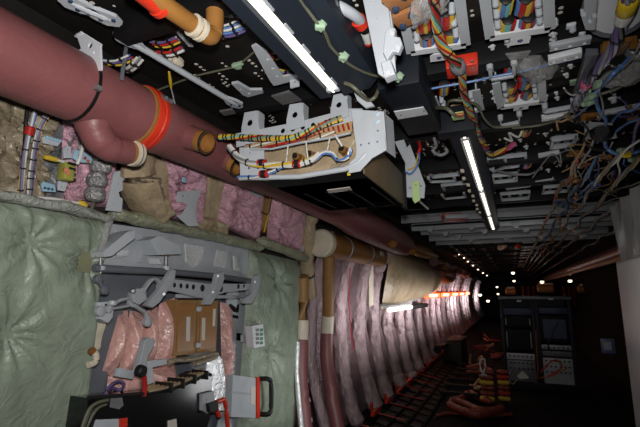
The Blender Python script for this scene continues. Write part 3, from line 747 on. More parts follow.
for lab, q, c in [('yellow and teal wire bundle in the top-edge tray, upper left', (505, 6), [Y_, T_, B_, Y_]), ('red, teal and yellow wire bundle in the top-edge tray, lower left', (507, 26), [R_, T_, Y_]),
                  ('wide red, yellow and blue wire bundle in the top-edge tray, upper right', (525, 4), [R_, Y_, R_, B_]), ('wide blue, red and yellow wire bundle in the top-edge tray, lower right', (527, 22), [B_, R_, Y_, R_, B_])]:
    conn(lab, q, 2.52, FW, c, .1, .026 if 'wide' in lab else .021)
tray('white wire tray below the top-edge tray, under a bagged loom', (496, 83), (501, 108), (543, 102), (541, 76), (521, 107.5), 2.5)
for lab, q, c in [('small yellow and blue wire bundle in the lower tray, upper left', (510, 87), [R_, Y_, B_]), ('small yellow and red wire bundle in the lower tray, lower left', (511, 96), [R_, Y_, R_]),
                  ('blue, red and yellow wire bundle in the lower tray, upper right', (525, 83), [R_, Y_, B_, R_]), ('yellow, blue and red wire bundle in the lower tray, lower right', (527, 93), [R_, Y_, B_, R_])]:
    conn(lab, q, 2.52, FW, c, .08, .024)
tray('small white tray bracket behind the braided harness by the far light', (433, 97), (441, 117), (481, 110), (476, 90), (462, 113), 2.5, 2)
conn('red, yellow and blue wire bundle slanting left of the braided harness', (444, 88), 2.5, math.radians(100), [R_, Y_, B_, Y_, R_], .14, .022)
conn('brown wire loops in the small tray bracket', (455, 106), 2.53, math.radians(20), ['wtan', R_, 'wtan'], .07, .016)
conn('dim yellow and blue wire bundle above the lower tray', (509, 69), 2.54, FW, [Y_, B_, R_], .07, .018)
conn('red and blue wire bundle under the bagged loom', (524, 76), 2.54, FW, [R_, B_, R_], .05, .022)
# brown mounting blocks with clear wrap
for k, (a, b) in enumerate([((388, -4), (412, 12)), ((397, 14), (417, 29))]):
    c = PZ((a[0]+b[0])/2, (a[1]+b[1])/2, 2.46)
    tt = thing('mounting_block', ['amber mounting block at the top edge beside the hanging strut', 'amber mounting block with blue screws above the leftmost tray'][k], 'block', c)
    put('block_body', MB().box(c+V((0, 0, .03)), (.085, .07, .05), Matrix.Rotation(-.25, 3, 'Z'), bev=.004), mat('amber_block', rgb(158, 106, 64), .55, var=.15, bump=.15), tt)
    for s in (-1, 1):
        put('screw', MB().lathe(c+V((s*.018, -s*.022, .006)), c+V((s*.018, -s*.022, -.006)), [(0, .011), (.7, .011), (1, .006)], 10), 'screw', tt)
puffy('plastic_bag', 'clear plastic bag tied by the amber mounting blocks', 'bag', [PZ(416, -4, 2.48), PZ(424, 5, 2.47), PZ(431, 14, 2.48)], .05, 'clear', 61, wr=.7, fine=24)
# orange saddle block and the braided harness
t = thing('harness_saddle', 'bright orange saddle block clamping the braided harness to the beam', 'block', PZ(461, 66, 2.5))
put('saddle_body', MB().box(PZ(462, 66, 2.49), (.115, .09, .05), Matrix.Rotation(.06, 3, 'Z'), bev=.006), 'red', t)
for q in ((472, 61), (473, 68), (451, 66), (453, 72)): put('screw', MB().sphere(PZ(q[0], q[1], 2.462), .006, sc=(1, 1, .5)), 'steel', t)
put('saddle_loop', MB().lathe(PZ(456, 63, 2.45), PZ(460, 70, 2.45), [(0, .022), (.2, .028), (.8, .028), (1, .022)], 14, cap=False), 'wgy', t)
harness('braided_harness', 'thick braided red, yellow and teal harness dropping through the orange saddle', 'wires',
        [PZ(432, -14, 2.45), PZ(435, 8, 2.45), PZ(437, 28, 2.45), PZ(441, 43, 2.45), PZ(450, 55, 2.44), PZ(457, 64, 2.44), PZ(462, 75, 2.44), PZ(463, 90, 2.44), PZ(468, 106, 2.43), PZ(473, 120, 2.43), PZ(478, 133, 2.43)],
        .0105, [R_, Y_, T_, 'wd', R_, 'wk', 'wtan', R_, Y_, T_], .0048, 3.4, 8)
harness('wire_harness', 'continuation of the braided harness trailing to a magenta-capped plug', 'wires',
        [PZ(476, 131, 2.43), PZ(483, 142, 2.43), PZ(487, 150, 2.43), PZ(492, 154, 2.43), PZ(502, 151, 2.44), PZ(508, 148, 2.45)], .009, [Y_, 'wtan', 'wp', R_], .006, 4, 4)
put('plug_cover', MB().lathe(PZ(507, 149, 2.45), PZ(515, 143, 2.45), [(0, .01), (.2, .017), (.8, .015), (1, .006)], 12), 'pinkcap', label='magenta cap on the end of the trailing harness', cat='cap')
cable('wire', 'long blue wire running across the ceiling behind the braided harness', 'wire', [PZ(420, 91, 2.5), PZ(440, 87, 2.5), PZ(474, 81, 2.5), PZ(492, 77, 2.5), PZ(518, 72, 2.5), PZ(552, 64, 2.52), PZ(580, 60, 2.55)], .005, 'wb')

# ---- U brackets, rails, struts on the right ceiling
def ubracket(label, q0, q1, arm, z, w=.018, group=None):
    a, b = PZ(q0[0], q0[1], z), PZ(q1[0], q1[1], z)
    tt = thing('ceiling_bracket', label, 'bracket', (a+b)/2, group)
    put('bar', bar(MB(), a, b, w, .02, bev=.003), 'lgrey', tt)
    n = V((0, 1, 0))*arm
    for e in (a, b):
        put('arm', bar(MB(), e, e+n, w*.8, .012, bev=.002), 'lgrey', tt)
        put('eye', MB().lathe(e+n+V((0, 0, -.008)), e+n+V((0, 0, .02)), [(0, .012), (1, .014)], 12), 'lgrey', tt)
    return tt
ubracket('U-shaped pale bracket crossed by the blue wire', (491, 79), (514, 75), -.10, 2.5)
ubracket('thin U-shaped bracket just under the lower wire tray', (501, 126), (519, 122), -.1, 2.5, .01)
ubracket('wide pale two-eared bracket right of the lower wire tray', (544, 112), (572, 107), -.06, 2.5, .022)
ubracket('pale bracket below the far light on its left, upper one', (431, 182), (456, 181), -.12, 2.52, .02)
ubracket('pale bracket below the far light on its left, lower one', (445, 199), (466, 197), -.2, 2.52, .025)
ubracket('pale bracket between the far light and the magenta cap', (493, 172), (511, 165), -.05, 2.52, .012)
ubracket('thin bracket left of the dark harness in mid ceiling', (504, 168), (519, 166), -.12, 2.52, .012)
ubracket('thin bracket lower in the ceiling, right of the far light', (506, 189), (530, 186), -.12, 2.54, .015)
def rail(label, q0, q1, z, w, h, m='lgrey', holes=0):
    a, b = PZ(q0[0], q0[1], z), PZ(q1[0], q1[1], z)
    tt = thing('rail', label, 'rail', (a+b)/2)
    put('rail_body', bar(MB(), a, b, w, h, bev=.003), m, tt)
    put('rail_lip', bar(MB(), a+V((0, w*.55, .01)), b+V((0, w*.55, .01)), w*.15, h+.02), m, tt)
    for k in range(3):
        put('bolt', MB().sphere(a.lerp(b, .15+.35*k)-V((0, -w*.3, h*.5)), .007, sc=(1, 1, .6)), 'white', tt)
    return tt
rail('grey riveted rail on the beam, upper of the pair right of the top-edge tray', (550, 47), (591, 39), 2.5, .035, .014)
rail('white bright rail just below the grey riveted rail', (549, 60), (582, 52), 2.48, .04, .02, 'white')
rail('white bar under the two-eared bracket', (542, 119), (570, 114), 2.5, .03, .016, 'white')
rail('white strip across the mid ceiling, upper of three', (539, 156), (560, 152), 2.52, .05, .01, 'white')
rail('white strip across the mid ceiling, middle of three', (536, 182), (554, 179), 2.53, .05, .01, 'white')
rail('white strip across the mid ceiling, lowest of three', (534, 199), (550, 197), 2.54, .05, .01, 'white')
put('cover_plate', plate_px([(506, 54), (530, 51), (525, 58), (510, 59)], 'Z', 2.505, .005), 'steel', label='grey trapezoid plate on the beam under the top-edge tray', cat='plate')
def strutp(label, poly, z, m='dgrey', foot=None):
    tt = thing('strut', label, 'strut', PZ(poly[0][0], poly[0][1], z))
    put('strut_body', plate_px(poly, 'Z', z, .02, bev=.003), m, tt)
    if foot: put('strut_foot', plate_px(foot, 'Z', z-.012, .02, bev=.003), 'lgrey', tt)
strutp('grey hinged strut at the top edge right of the top-edge tray', [(585, -6), (596, -6), (594, 22), (584, 20)], 2.46, 'lgrey', [(582, 13), (585, 13), (587, 20), (592, 20), (593, 14), (595, 14), (594, 26), (586, 26)])
strutp('slate grey strut slanting down right of the white rails', [(587, 52), (597, 52), (586, 80), (581, 94), (574, 94), (579, 78)], 2.46, 'dgrey')
put('disc_cover', MB().lathe(PZ(618, 4, 2.56), PZ(618, 4, 2.53), [(0, .1), (.7, .1), (1, .085)], 26), 'dgrey', label='dark grey disc at the top right corner behind the purple cable', cat='disc')
put('lamp_base', MB().lathe(PZ(640, 46, 2.52), PZ(640, 46, 2.49), [(0, .05), (.6, .05), (1, .03)], 20), 'wgy', label='round grey cover at the right edge', cat='disc')
put('green_tab', plate_px([(598, 0), (609, 0), (608, 4), (598, 5)], 'Z', 2.56, .006), 'greentag', label='green tab at the top edge near the purple cable', cat='tab')
put('green_tab', plate_px([(570, 81), (579, 79), (579, 84), (570, 85)], 'Z', 2.56, .006), 'greentag', label='green tab left of the slate grey strut', cat='tab')
puffy('plastic_bag', 'bagged loom in crumpled clear plastic above the lower wire tray', 'bag', [PZ(519, 62, 2.5), PZ(528, 66, 2.49), PZ(536, 69, 2.49), PZ(547, 74, 2.5)], [.055, .04], 'clear', 62, wr=.6, fine=22)
# ---- small clips on the dark ceiling panels
rr = random.Random(11)
clip0 = None
spots = [(571, 27), (600, 27), (582, 35), (608, 30), (506, 38), (508, 44), (492, 47), (491, 68), (556, 93), (557, 98), (540, 82), (545, 97), (613, 92), (613, 99), (554, 22), (553, 35), (493, 92), (495, 99), (553, 40),
         (486, 160), (490, 168), (548, 143), (553, 139), (545, 134), (541, 168), (560, 165), (526, 147), (520, 140), (528, 30), (410, 68), (476, 118), (480, 100), (566, 75), (570, 66), (540, 52), (524, 160), (515, 178), (548, 170), (522, 185), (500, 60), (488, 187), (575, 180), (562, 190)]
for k, q in enumerate(spots):
    p = PZ(q[0], q[1], 2.545)
    if clip0 is None:
        clip0 = thing('ceiling_clip', 'small white clip screwed to the dark ceiling panel', 'clip', p, 'small white ceiling clips')
        put('clip_base', MB().box(p+V((0, 0, .004)), (.03, .03, .012), bev=.004), 'white', clip0)
        put('clip_stud', MB().lathe(p+V((.004, 0, 0)), p+V((.004, 0, -.022)), [(0, .011), (.8, .011), (1, .006)], 10), 'lgrey', clip0)
    else:
        s = rr.uniform(.55, .95)
        dup(clip0, p, rotz=rr.uniform(-1, 1), scale=(s, s*rr.uniform(.8, 1.3), s))
# short connector rows seen further along
def small_frame(label, q, z, w, d, group=None):
    c = PZ(q[0], q[1], z)
    tt = thing('ceiling_mount', label, 'frame', c, group)
    for s in (-1, 1):
        put('side', MB().box(c+V((s*w/2, 0, 0)), (.014, d, .03), bev=.002), 'lgrey', tt)
        put('end', MB().box(c+V((0, s*d/2, 0)), (w+.014, .014, .03), bev=.002), 'lgrey', tt)
    for k in range(2): put('bridge', MB().box(c+V((-w*.2+k*w*.4, 0, .02)), (.03, d*.8, .02), bev=.003), 'dgrey', tt)
    return tt
small_frame('small open frame beside the far light, first on its right', (496, 160), 2.53, .12, .14)
small_frame('small open frame on the left of the far light, nearest the lime tag', (444, 172), 2.53, .2, .22)
small_frame('small open frame above the grey cross beams left of the far light', (457, 187), 2.53, .22, .25)
small_frame('small open frame right of the far light end, upper', (505, 178), 2.53, .17, .22)
small_frame('small open frame right of the far light end, lower', (515, 196), 2.53, .24, .3)
small_frame('small open frame in the bay under the magenta cap', (515, 158), 2.54, .13, .12)
small_frame('small open frame left of the amber clamps in the mid ceiling', (563, 142), 2.53, .12, .16)
small_frame('small open frame below the white strips', (556, 189), 2.53, .2, .25)
conn('dim red and brown wire bundle in the mid ceiling bay', (526, 132), 2.53, FW, ['wtan', R_, 'wtan', Y_], .12, .02)
conn('dim blue and red wire bundle low in the mid ceiling', (527, 165), 2.53, FW, ['wtan', R_, B_], .12, .02)
cable('cable', 'pale drooping cable in the mid ceiling left of the strips', 'cable', [PZ(497, 171, 2.5), PZ(515, 174, 2.45), PZ(530, 174, 2.44), PZ(540, 169, 2.5)], .008, 'wgy')
cable('cable', 'white twisted lead by the magenta cap', 'cable', [PZ(504, 138, 2.52), PZ(512, 141, 2.5), PZ(509, 133, 2.52), PZ(518, 137, 2.5), PZ(522, 131, 2.53)], .006, 'ww')
cable('cable', 'long drab cable sweeping across the right ceiling to the clear bag', 'cable', [PZ(512, 128, 2.47), PZ(540, 125, 2.47), PZ(563, 117, 2.46), PZ(578, 105, 2.45), PZ(596, 96, 2.45), PZ(618, 88, 2.46), PZ(640, 76, 2.48)], .006, 'wd')
# ================================================================ harness run along the right side of the ceiling
rr = random.Random(5)
HC = ['wp', 'wb', 'wgy', 'wtan', 'wk', 'ww', 'wg']
harness('wire_harness', 'purple harness with a yellow sleeve descending from the top right corner', 'wires', [PZ(631, -8, 2.44), PZ(626, 8, 2.44), PZ(621, 28, 2.44), PZ(612, 50, 2.43), PZ(600, 66, 2.42), PZ(588, 82, 2.42), PZ(580, 96, 2.43), PZ(574, 110, 2.45)], .011, ['wp', 'wk', 'wp', 'wgy', 'wp'], .008, 3, 5)
tt = thing('cable_sleeve', 'yellow and white marker sleeve on the purple harness at the top right', 'sleeve', PZ(627, 8, 2.42))
put('yellow_band', MB().lathe(PZ(629, 0, 2.44), PZ(625.5, 12, 2.44), [(0, .022), (.1, .026), (.9, .026), (1, .022)], 14), 'yellow', tt)
put('white_band', MB().lathe(PZ(625.5, 12, 2.44), PZ(622, 22, 2.44), [(0, .022), (.1, .025), (.9, .022), (1, .016)], 14), 'ww', tt)
put('end_ring', MB().lathe(PZ(587.5, 82, 2.42), PZ(584.5, 87, 2.42), [(0, .012), (.2, .02), (.8, .02), (1, .012)], 12), 'pinkcap', label='magenta ring at the foot of the purple harness', cat='ring')
def amber(label, q, z, s=1.0, a=0.0):
    s *= .75
    c = PZ(q[0], q[1], z); rot = Matrix.Rotation(a, 3, 'Z')
    tt = thing('cable_clamp', label, 'clamp', c)
    base = [(-.05, -.03), (.05, -.03), (.055, -.012), (.03, .0), (.028, .06), (-.018, .075), (-.03, .01), (-.055, -.01)]
    put('bracket', MB().plate([c+rot @ V((x*s, y*s, 0)) for x, y in base], 'Z', .012*s, bev=.003), 'brown', tt)
    for sx in (-1, 1):
        e = c+rot @ V((sx*.045*s, -.02*s, -.008)); put('saddle', MB().lathe(e, e-V((0, 0, .025*s)), [(0, .016*s), (.8, .018*s), (1, .012*s)], 12), 'brown', tt)
for lab, q, z, s, a in [('large amber cable clamp behind the purple harness', (618, 45), 2.47, 1.2, 0), ('amber cable clamp at the right edge under the clear bag', (634, 108), 2.47, .8, .4), ('amber cable clamp above the grey oval plate', (590, 116), 2.47, 1.0, .2),
                        ('amber cable clamp left of the blue cable loop', (575, 153), 2.47, 1.0, .5), ('amber cable clamp at the foot of the blue loop', (606, 157), 2.47, .9, -.4), ('amber cable clamp in the knot of cables below the oval plate', (585, 165), 2.46, .9, .2),
                        ('amber cable clamp lower left of the cable knot', (566, 182), 2.46, 1.0, .1), ('amber cable clamp low beside the blue cable pair', (559, 200), 2.45, 1.1, 0), ('amber cable clamp lowest at the right of the cable knot', (610, 190), 2.45, .9, .3), ('amber cable clamp beside the pale rail at the right edge', (632, 119), 2.46, .5, .2)]:
    amber(lab, q, z, s, a)
t = thing('junction_plate', 'grey oval plate with a dark round cap among the right-hand cables', 'plate', PZ(604, 130, 2.45))
put('plate', plate_px([(585, 126), (590, 123), (612, 124), (617, 137), (608, 139), (585, 138)], 'Z', 2.44, .008), 'grey', t)
put('cap', MB().lathe(PZ(602, 131, 2.44), PZ(602, 131, 2.41), [(0, .055), (.6, .055), (1, .03)], 20), 'black', t)
put('pale_rail', bar(MB(), PZ(604, 113, 2.47), PZ(640, 106, 2.47), .035, .02, bev=.003), 'grey', label='grey bar behind the cables near the right edge', cat='rail')
puffy('plastic_bag', 'crumpled clear plastic bag over cables at the right edge', 'bag', [PZ(598, 80, 2.46), PZ(610, 78, 2.46), PZ(622, 76, 2.46), PZ(634, 72, 2.46), PZ(644, 68, 2.47)], [.035, .07], 'clear', 63, wr=.7, fine=22)
CBL = [('blue cable rising beside the clear bag', [(594, 103), (597, 92), (604, 84), (612, 75), (622, 66), (630, 58)], .012, 'wb'),
       ('blue cable dropping from the green clip to the oval plate', [(596, 92), (597, 104), (600, 112), (606, 120), (604, 130)], .011, 'wb'),
       ('blue cable loop with a yellow sleeve at the right edge', [(605, 140), (606, 147), (612, 152), (620, 154), (628, 154), (640, 151)], .015, 'wb'),
       ('blue cable branching up from the oval plate', [(610, 125), (616, 117), (622, 112), (632, 110), (644, 100)], .009, 'wb'),
       ('blue cable crossing the right edge above the loop', [(612, 135), (620, 128), (630, 122), (642, 118)], .009, 'wb'),
       ('white looping lead by the slate strut', [(564, 88), (568, 93), (573, 95), (580, 93)], .005, 'ww'),
       ('grey lead falling beside the blue cable', [(599, 90), (602, 100), (603, 110), (600, 118)], .006, 'wgy'),
       ('pale lead arcing from the clear bag to the right edge', [(612, 66), (622, 68), (632, 58), (640, 44)], .006, 'wgy'),
       ('grey cable wound from the oval plate to the amber clamps', [(586, 138), (583, 148), (577, 158), (572, 166), (570, 178)], .009, 'wtan'),
       ('mottled cable below the oval plate', [(594, 139), (590, 150), (584, 158), (578, 168)], .009, 'wgy'),
       ('purple cable hooking round in the cable knot', [(598, 160), (599, 170), (597, 180), (602, 186), (592, 182), (588, 172), (586, 162)], .008, 'wp'),
       ('blue cable of the pair sweeping along the cable knot, upper', [(554, 201), (570, 199), (582, 192), (590, 184), (596, 180)], .009, 'wb'),
       ('blue cable of the pair sweeping along the cable knot, lower', [(556, 204), (572, 202), (584, 196), (592, 188), (600, 183)], .008, 'wb'),
       ('drab cable crossing the cable knot to the right edge', [(606, 196), (618, 189), (630, 186), (644, 180)], .011, 'wd'),
       ('grey cable curving low at the right edge', [(600, 205), (614, 199), (628, 196), (644, 188)], .009, 'wgy'),
       ('teal-green cable winding at the right edge', [(626, 172), (618, 178), (612, 186), (604, 192)], .008, 'wg'),
       ('white cable winding up at the right edge', [(616, 184), (620, 172), (618, 162), (626, 150), (640, 140)], .009, 'ww'),
       ('purple cable bunch at the right edge above the yellow sleeve', [(632, 152), (634, 140), (636, 128), (642, 116)], .011, 'wp'),
       ('black cable looping behind the oval plate', [(580, 122), (588, 130), (584, 140), (592, 148), (606, 150)], .008, 'wk'),
       ('tan cable criss-crossing left of the cable knot', [(562, 172), (570, 168), (580, 164), (592, 158), (604, 154)], .007, 'wtan'),
       ('magenta-ended short lead in the cable knot', [(576, 186), (581, 182), (586, 178)], .008, 'pinkcap')]
for lab, pts, r, m in CBL:
    zz = 2.40+rr.uniform(0, .05)
    cable('cable', lab, 'cable', [PZ(a, b, zz+.02*math.sin(i*1.7)) for i, (a, b) in enumerate(pts)], r*.68, m)
put('cable_sleeve', MB().lathe(PZ(621, 154, 2.41), PZ(630, 154, 2.41), [(0, .016), (.1, .021), (.9, .021), (1, .016)], 12), 'yellow', label='yellow sleeve on the blue cable loop', cat='sleeve')
for k, q in enumerate([(597, 85), (590, 97), (588, 103), (584, 92), (622, 150), (632, 160)]):
    put('cable_clip', MB().box(PZ(q[0], q[1], 2.43), (.03, .05, .02), Matrix.Rotation(.5*k, 3, 'Z'), bev=.006).cyl(PZ(q[0]-2, q[1], 2.42), PZ(q[0]+2, q[1], 2.42), .013), 'greentag',
        label=['green cable clip highest beside the clear bag', 'green cable clip left of the blue drop cable', 'green cable clip below the other one by the blue cable', 'green cable clip at the slate strut foot', 'green cable clip by the yellow sleeve', 'green cable clip under the yellow sleeve'][k], cat='clip')
for k in range(22):
    x0, y0 = rr.uniform(566, 640), rr.uniform(95, 190); an = rr.uniform(1.2, 2.6)
    pts = [(x0+i*rr.uniform(4, 9)*math.cos(an+rr.uniform(-.7, .7))*1.3, y0+i*rr.uniform(4, 9)*math.sin(an+rr.uniform(-.7, .7))) for i in range(5)]
    m = ['wgy', 'wtan', 'wp', 'wb'][k % 4]
    cable('cable', {'wgy': 'thin grey lead', 'wtan': 'thin tan lead', 'wp': 'thin purple lead', 'wb': 'thin blue lead'}[m]+' tangled in the cable knot right of the ceiling', 'cable', [PZ(a, b, 2.43+rr.uniform(0, .08)) for a, b in pts], rr.uniform(.003, .005), m, group=m.replace('wgy', 'grey').replace('wtan', 'tan').replace('wp', 'purple').replace('wb', 'blue')+' leads in the cable knot')
# long harness lines converging aft
for k, (x, z, cols) in enumerate([(.42, 2.47, ['wtan', 'wgy', 'wo']), (.5, 2.42, ['wgy', 'wb', 'wk']), (.62, 2.44, ['wtan', 'wgy', 'ww']), (.72, 2.4, ['wgy', 'wd', 'wtan']), (.84, 2.36, ['wp', 'wgy', 'wtan']), (1.05, 2.3, ['wk', 'wgy', 'wgy'])]):
    pts = [V((x+.02*math.sin(q*2.1+k), 2.9+.55*q, z-.025*(q % 2))) for q in range(12)] + [V((x+.015*(-1)**q, 10+2.5*q, z-.02*(q % 2))) for q in range(7)]
    harness('ceiling_harness', ['innermost long harness running aft under the right ceiling', 'second long harness running aft, with a blue strand', 'third long harness running aft under the right ceiling', 'fourth long harness running aft under the right ceiling', 'fifth long harness running aft, purplish', 'outermost long black harness running aft by the partition'][k], 'wires', pts, .009, cols, .007, 1.5, 12, step=.08)
# hanging clips on those lines
for k in range(14):
    p = V((.46+.05*(k % 3)+.012*k, 3.4+.55*k, 2.38-.02*(k % 2)))
    if k == 0:
        hc = thing('harness_clip', 'small amber hanger clip on the long ceiling harnesses', 'clip', p, 'amber hanger clips on the long harnesses')
        put('hook', MB().lathe(p+V((0, -.015, .03)), p+V((0, .015, .03)), [(0, .012), (.2, .02), (.8, .02), (1, .012)], 12), 'brown', hc)
        put('leg', MB().box(p+V((0, 0, .08)), (.012, .02, .1)), 'wtan', hc)
    else: dup(hc, p, rotz=.4*math.sin(k))
# ================================================================ upper left wall behind the duct: blankets first
quilt('insulation_blanket', 'crumpled beige insulation blanket behind the wires at the far left', 'blanket', [(-22, 78), (60, 112), (46, 206), (-22, 196)], 'taupe', .0, .05, [(.4, .35), (.75, .65)], 1, wr=.025, fine=8)
quilt('insulation_blanket', 'grey-mauve film blanket behind the small brackets', 'blanket', [(44, 108), (84, 122), (80, 206), (40, 204)], 'greyfilm', .0, .03, [(.5, .5)], 21, wr=.02)
quilt('insulation_blanket', 'pink insulation blanket below the maroon elbow, behind the foil capsules', 'blanket', [(62, 112), (118, 132), (112, 208), (62, 204)], 'pink', .02, .06, [(.3, .3)], 2, wr=.012, fine=9)
quilt('insulation_blanket', 'beige insulation panel right of the hanging beige bag', 'blanket', [(136, 150), (166, 156), (172, 214), (142, 210)], 'beige', .0, .05, [], 3, wr=.012)
puffy('insulation_bag', 'bulging beige insulation bag hanging below the maroon duct', 'bag', [PW(140, 148, .1), PW(138, 165, .12), PW(139, 183, .14), PW(147, 202, .12), PW(158, 217, .1)], [.085, .10], 'beige', 4, flat=.6, wr=.3)
quilt('insulation_blanket', 'pink insulation blanket right of the beige bag, behind the curved bracket', 'blanket', [(160, 150), (206, 166), (200, 226), (168, 218)], 'pink', .03, .07, [(.45, .45)], 5, wr=.014, fine=9)
quilt('insulation_blanket', 'plain tan insulation panel between two pink blankets', 'blanket', [(202, 168), (228, 172), (222, 230), (200, 226)], 'beige', .0, .04, [], 6, wr=.008)
quilt('insulation_blanket', 'glossy pink insulation blanket under the left end of the shelf', 'blanket', [(224, 170), (262, 188), (256, 243), (214, 222)], 'pink', .03, .08, [(.4, .5)], 7, wr=.016, fine=8)
quilt('insulation_blanket', 'narrow tan blanket strip between the two glossy pink blankets', 'blanket', [(258, 190), (274, 194), (270, 234), (254, 232)], 'tan2', .0, .04, [], 8, wr=.01)
quilt('insulation_blanket', 'glossy pink insulation blanket left of the wrapped beige pipe', 'blanket', [(270, 190), (304, 206), (298, 252), (266, 246)], 'pink', .04, .08, [(.35, .6)], 9, wr=.016, fine=8)
quilt('insulation_blanket', 'tan blanket scrap under the curved grey bracket', 'blanket', [(196, 214), (228, 222), (226, 236), (192, 228)], 'beige', .06, .04, [], 10, wr=.02)
puffy('insulation_bundle', 'rolled pink blanket end beside the curved grey bracket', 'blanket', [PW(168, 210, .1), PW(176, 206, .12), PW(184, 207, .1)], .05, 'pink', 11)
puffy('insulation_bundle', 'pale green blanket end left of the curved grey bracket', 'blanket', [PW(157, 199, .1), PW(161, 205, .12), PW(164, 213, .1)], .045, 'green', 12)
# wires down the wall
def wp(pts, off): return [PW(a, b, off) for a, b in pts]
cable('cable', 'dark hanging cable at the far left of the upper wall', 'cable', wp([(28, 100), (26, 120), (25, 140), (23, 158)], .12), .007, 'wk')
harness('wire_harness', 'multi-coloured wire bundle with a red wrap, left of the white-sleeved bundle', 'wires', wp([(38, 100), (33, 118), (28, 138), (24, 160), (21, 186), (19, 202)], .13), .0055, ['wr', 'wy', 'wp', 'wgy', 'ww', 'wb'], .0038, 1.0, 5)
put('red_wrap', MB().lathe(PW(31, 126, .135), PW(28.5, 135, .135), [(0, .009), (.1, .016), (.9, .016), (1, .009)], 12), 'wr', label='red wrap on the multi-coloured wire bundle', cat='wrap')
harness('wire_harness', 'white-sleeved wire bundle with many black ties down the upper left wall', 'wires', wp([(55, 98), (49, 112), (42, 124), (37, 140), (34, 156), (31, 176), (29, 198)], .14), .0065, ['ww', 'wp', 'ww', 'wgy', 'wp', 'wy'], .0045, .8, 10)
cable('wire', 'yellow wire end beside the white-sleeved bundle at its top', 'wire', wp([(57, 99), (53, 108), (50, 114)], .15), .006, 'wy')
def wplate(name, label, poly, off, m, th=.006, holes=(), parts=None, cat='plate'):
    x = sum(PW(a, b, off).x for a, b in poly)/len(poly)
    tt = thing(name, label, cat, PX(poly[0][0], poly[0][1], x))
    put('plate', plate_px(poly, 'X', x, th, holes), m, tt)
    return tt, x
t, x = wplate('terminal_plate', 'pale blue plate with a row of teal pins on the upper left wall', [(42, 138), (46, 136), (60, 142), (57, 146), (43, 143)], .1, 'lgrey')
for k in range(6): put('pin', MB().sphere(PX(47+k*2.6, 137.2+k*.75, x+.008), .0075), 'skyb', t)
t, x = wplate('connector_plate', 'pale blue plate with orange dots under the maroon elbow', [(75, 150), (90, 155), (92, 163), (78, 162), (73, 158)], .14, 'skyb')
for q in ((80, 156), (85, 158), (88, 161)): put('dot', MB().sphere(PX(q[0], q[1], x+.008), .007), 'wo' if q[0] != 85 else 'wr', t)
cable('cable', 'short white cable with black ties across the blue plate', 'cable', wp([(84, 142), (82, 150), (80, 158), (77, 164)], .17), .007, 'ww')
t, x = wplate('connector_plate', 'pale blue plate with three dark screws low on the upper left wall', [(41, 184), (43, 182), (54, 185), (55, 192), (43, 191)], .1, 'skyb', holes=[])
for k in range(3): put('screw', MB().sphere(PX(45+k*3.6, 188+k*.7, x+.006), .006), 'screw', t)
t, x = wplate('bracket', 'pale bracket tab between the blue plates', [(63, 150), (66, 146), (70, 147), (71, 158), (64, 158)], .12, 'lgrey', holes=[(67, 150, 1)], cat='bracket')
t, x = wplate('bracket', 'pale bracket carrying the green connector on the upper left wall', [(58, 184), (62, 164), (68, 162), (72, 164), (66, 186), (64, 191), (58, 190)], .11, 'lgrey', holes=[(61, 187, 1)], cat='bracket')
t = thing('connector', 'olive green boxy connector with orange cores on the upper left wall', 'connector', PW(66, 172, .14))
put('shell', MB().box(PW(66, 172, .15), (.05, .045, .075), bev=.006), mat('olive_plastic', rgb(150, 150, 70), .4), t)
for k in range(2): put('core', MB().cyl(PW(65+k*2, 170+k*3, .17), PW(66+k*2, 170+k*3, .19), .009, 10), 'wo', t)
for k in range(4): put('clamp_rib', MB().box(PW(71, 164+k*5, .16), (.02, .03, .01)), 'wk', t)
t = thing('lanyard', 'yellow-tipped white lanyard lying on the upper left wall', 'lanyard', PW(55, 158, .13))
put('tip', MB().tube(wp([(44, 157), (50, 158), (57, 160)], .14), [.008, .011, .009], 8), 'wy', t)
put('cord', MB().tube(wp([(57, 160), (64, 162), (72, 163)], .14), .006, 7), 'ww', t)
t = thing('foil_capsules', 'string of three silver foil capsules hanging on the pink blanket', 'capsules', PW(97, 200, .15))
for k, q in enumerate([(101, 166), (97, 180), (95, 194)]):
    c = PW(q[0], q[1], .16); put('capsule', MB().lathe(c+V((0, 0, .034)), c+V((0, 0, -.036)), [(0, .012), (.12, .036), (.4, .046), (.65, .045), (.9, .034), (1, .012)], 16), mat('crumpled_foil', rgb(160, 158, 160), .35, metal=.5, bump=.9, bscale=40, var=.25), t)
put('cord', MB().tube(wp([(98, 160), (96, 187), (92, 208)], .14), .008, 8), 'wd', t)
t, x = wplate('bracket', 'tall grey notched bracket below the maroon elbow end', [(114, 172), (128, 170), (130, 173), (122, 181), (122, 190), (118, 192), (119, 197), (122, 199), (121, 212), (106, 210)], .15, 'lgrey', holes=[(113, 205, .9), (118, 184, .8)], cat='bracket')
t, x = wplate('bracket', 'grey curved bracket plate on the pink blanket above the door', [(178, 192), (200, 190), (196, 204), (195, 216), (198, 226), (188, 226), (177, 216), (182, 214), (186, 208), (184, 202), (177, 202)], .17, 'lgrey', holes=[(183, 196, 1.1), (188, 196, .9)], cat='bracket')
put('blue_tag', MB().box(PW(184, 180, .15), (.01, .03, .03), bev=.004), 'skyb', label='tiny pale blue tag on the pink film above the curved bracket', cat='tag')
cable('cable', 'white sleeve cable with yellow end along the top of the green blanket', 'cable', wp([(30, 197), (42, 198), (56, 199), (70, 202), (80, 203)], .16), .006, 'ww')
put('yellow_plug', MB().lathe(PW(79, 202, .16), PW(86, 207, .16), [(0, .008), (.3, .016), (.8, .016), (1, .006)], 10), 'wy', label='yellow cap at the end of the white sleeve cable', cat='cap')
t, x = wplate('bracket', 'small grey bracket between pink blankets under the shelf', [(250, 188), (264, 190), (262, 197), (256, 196), (250, 192)], .13, 'lgrey', cat='bracket')
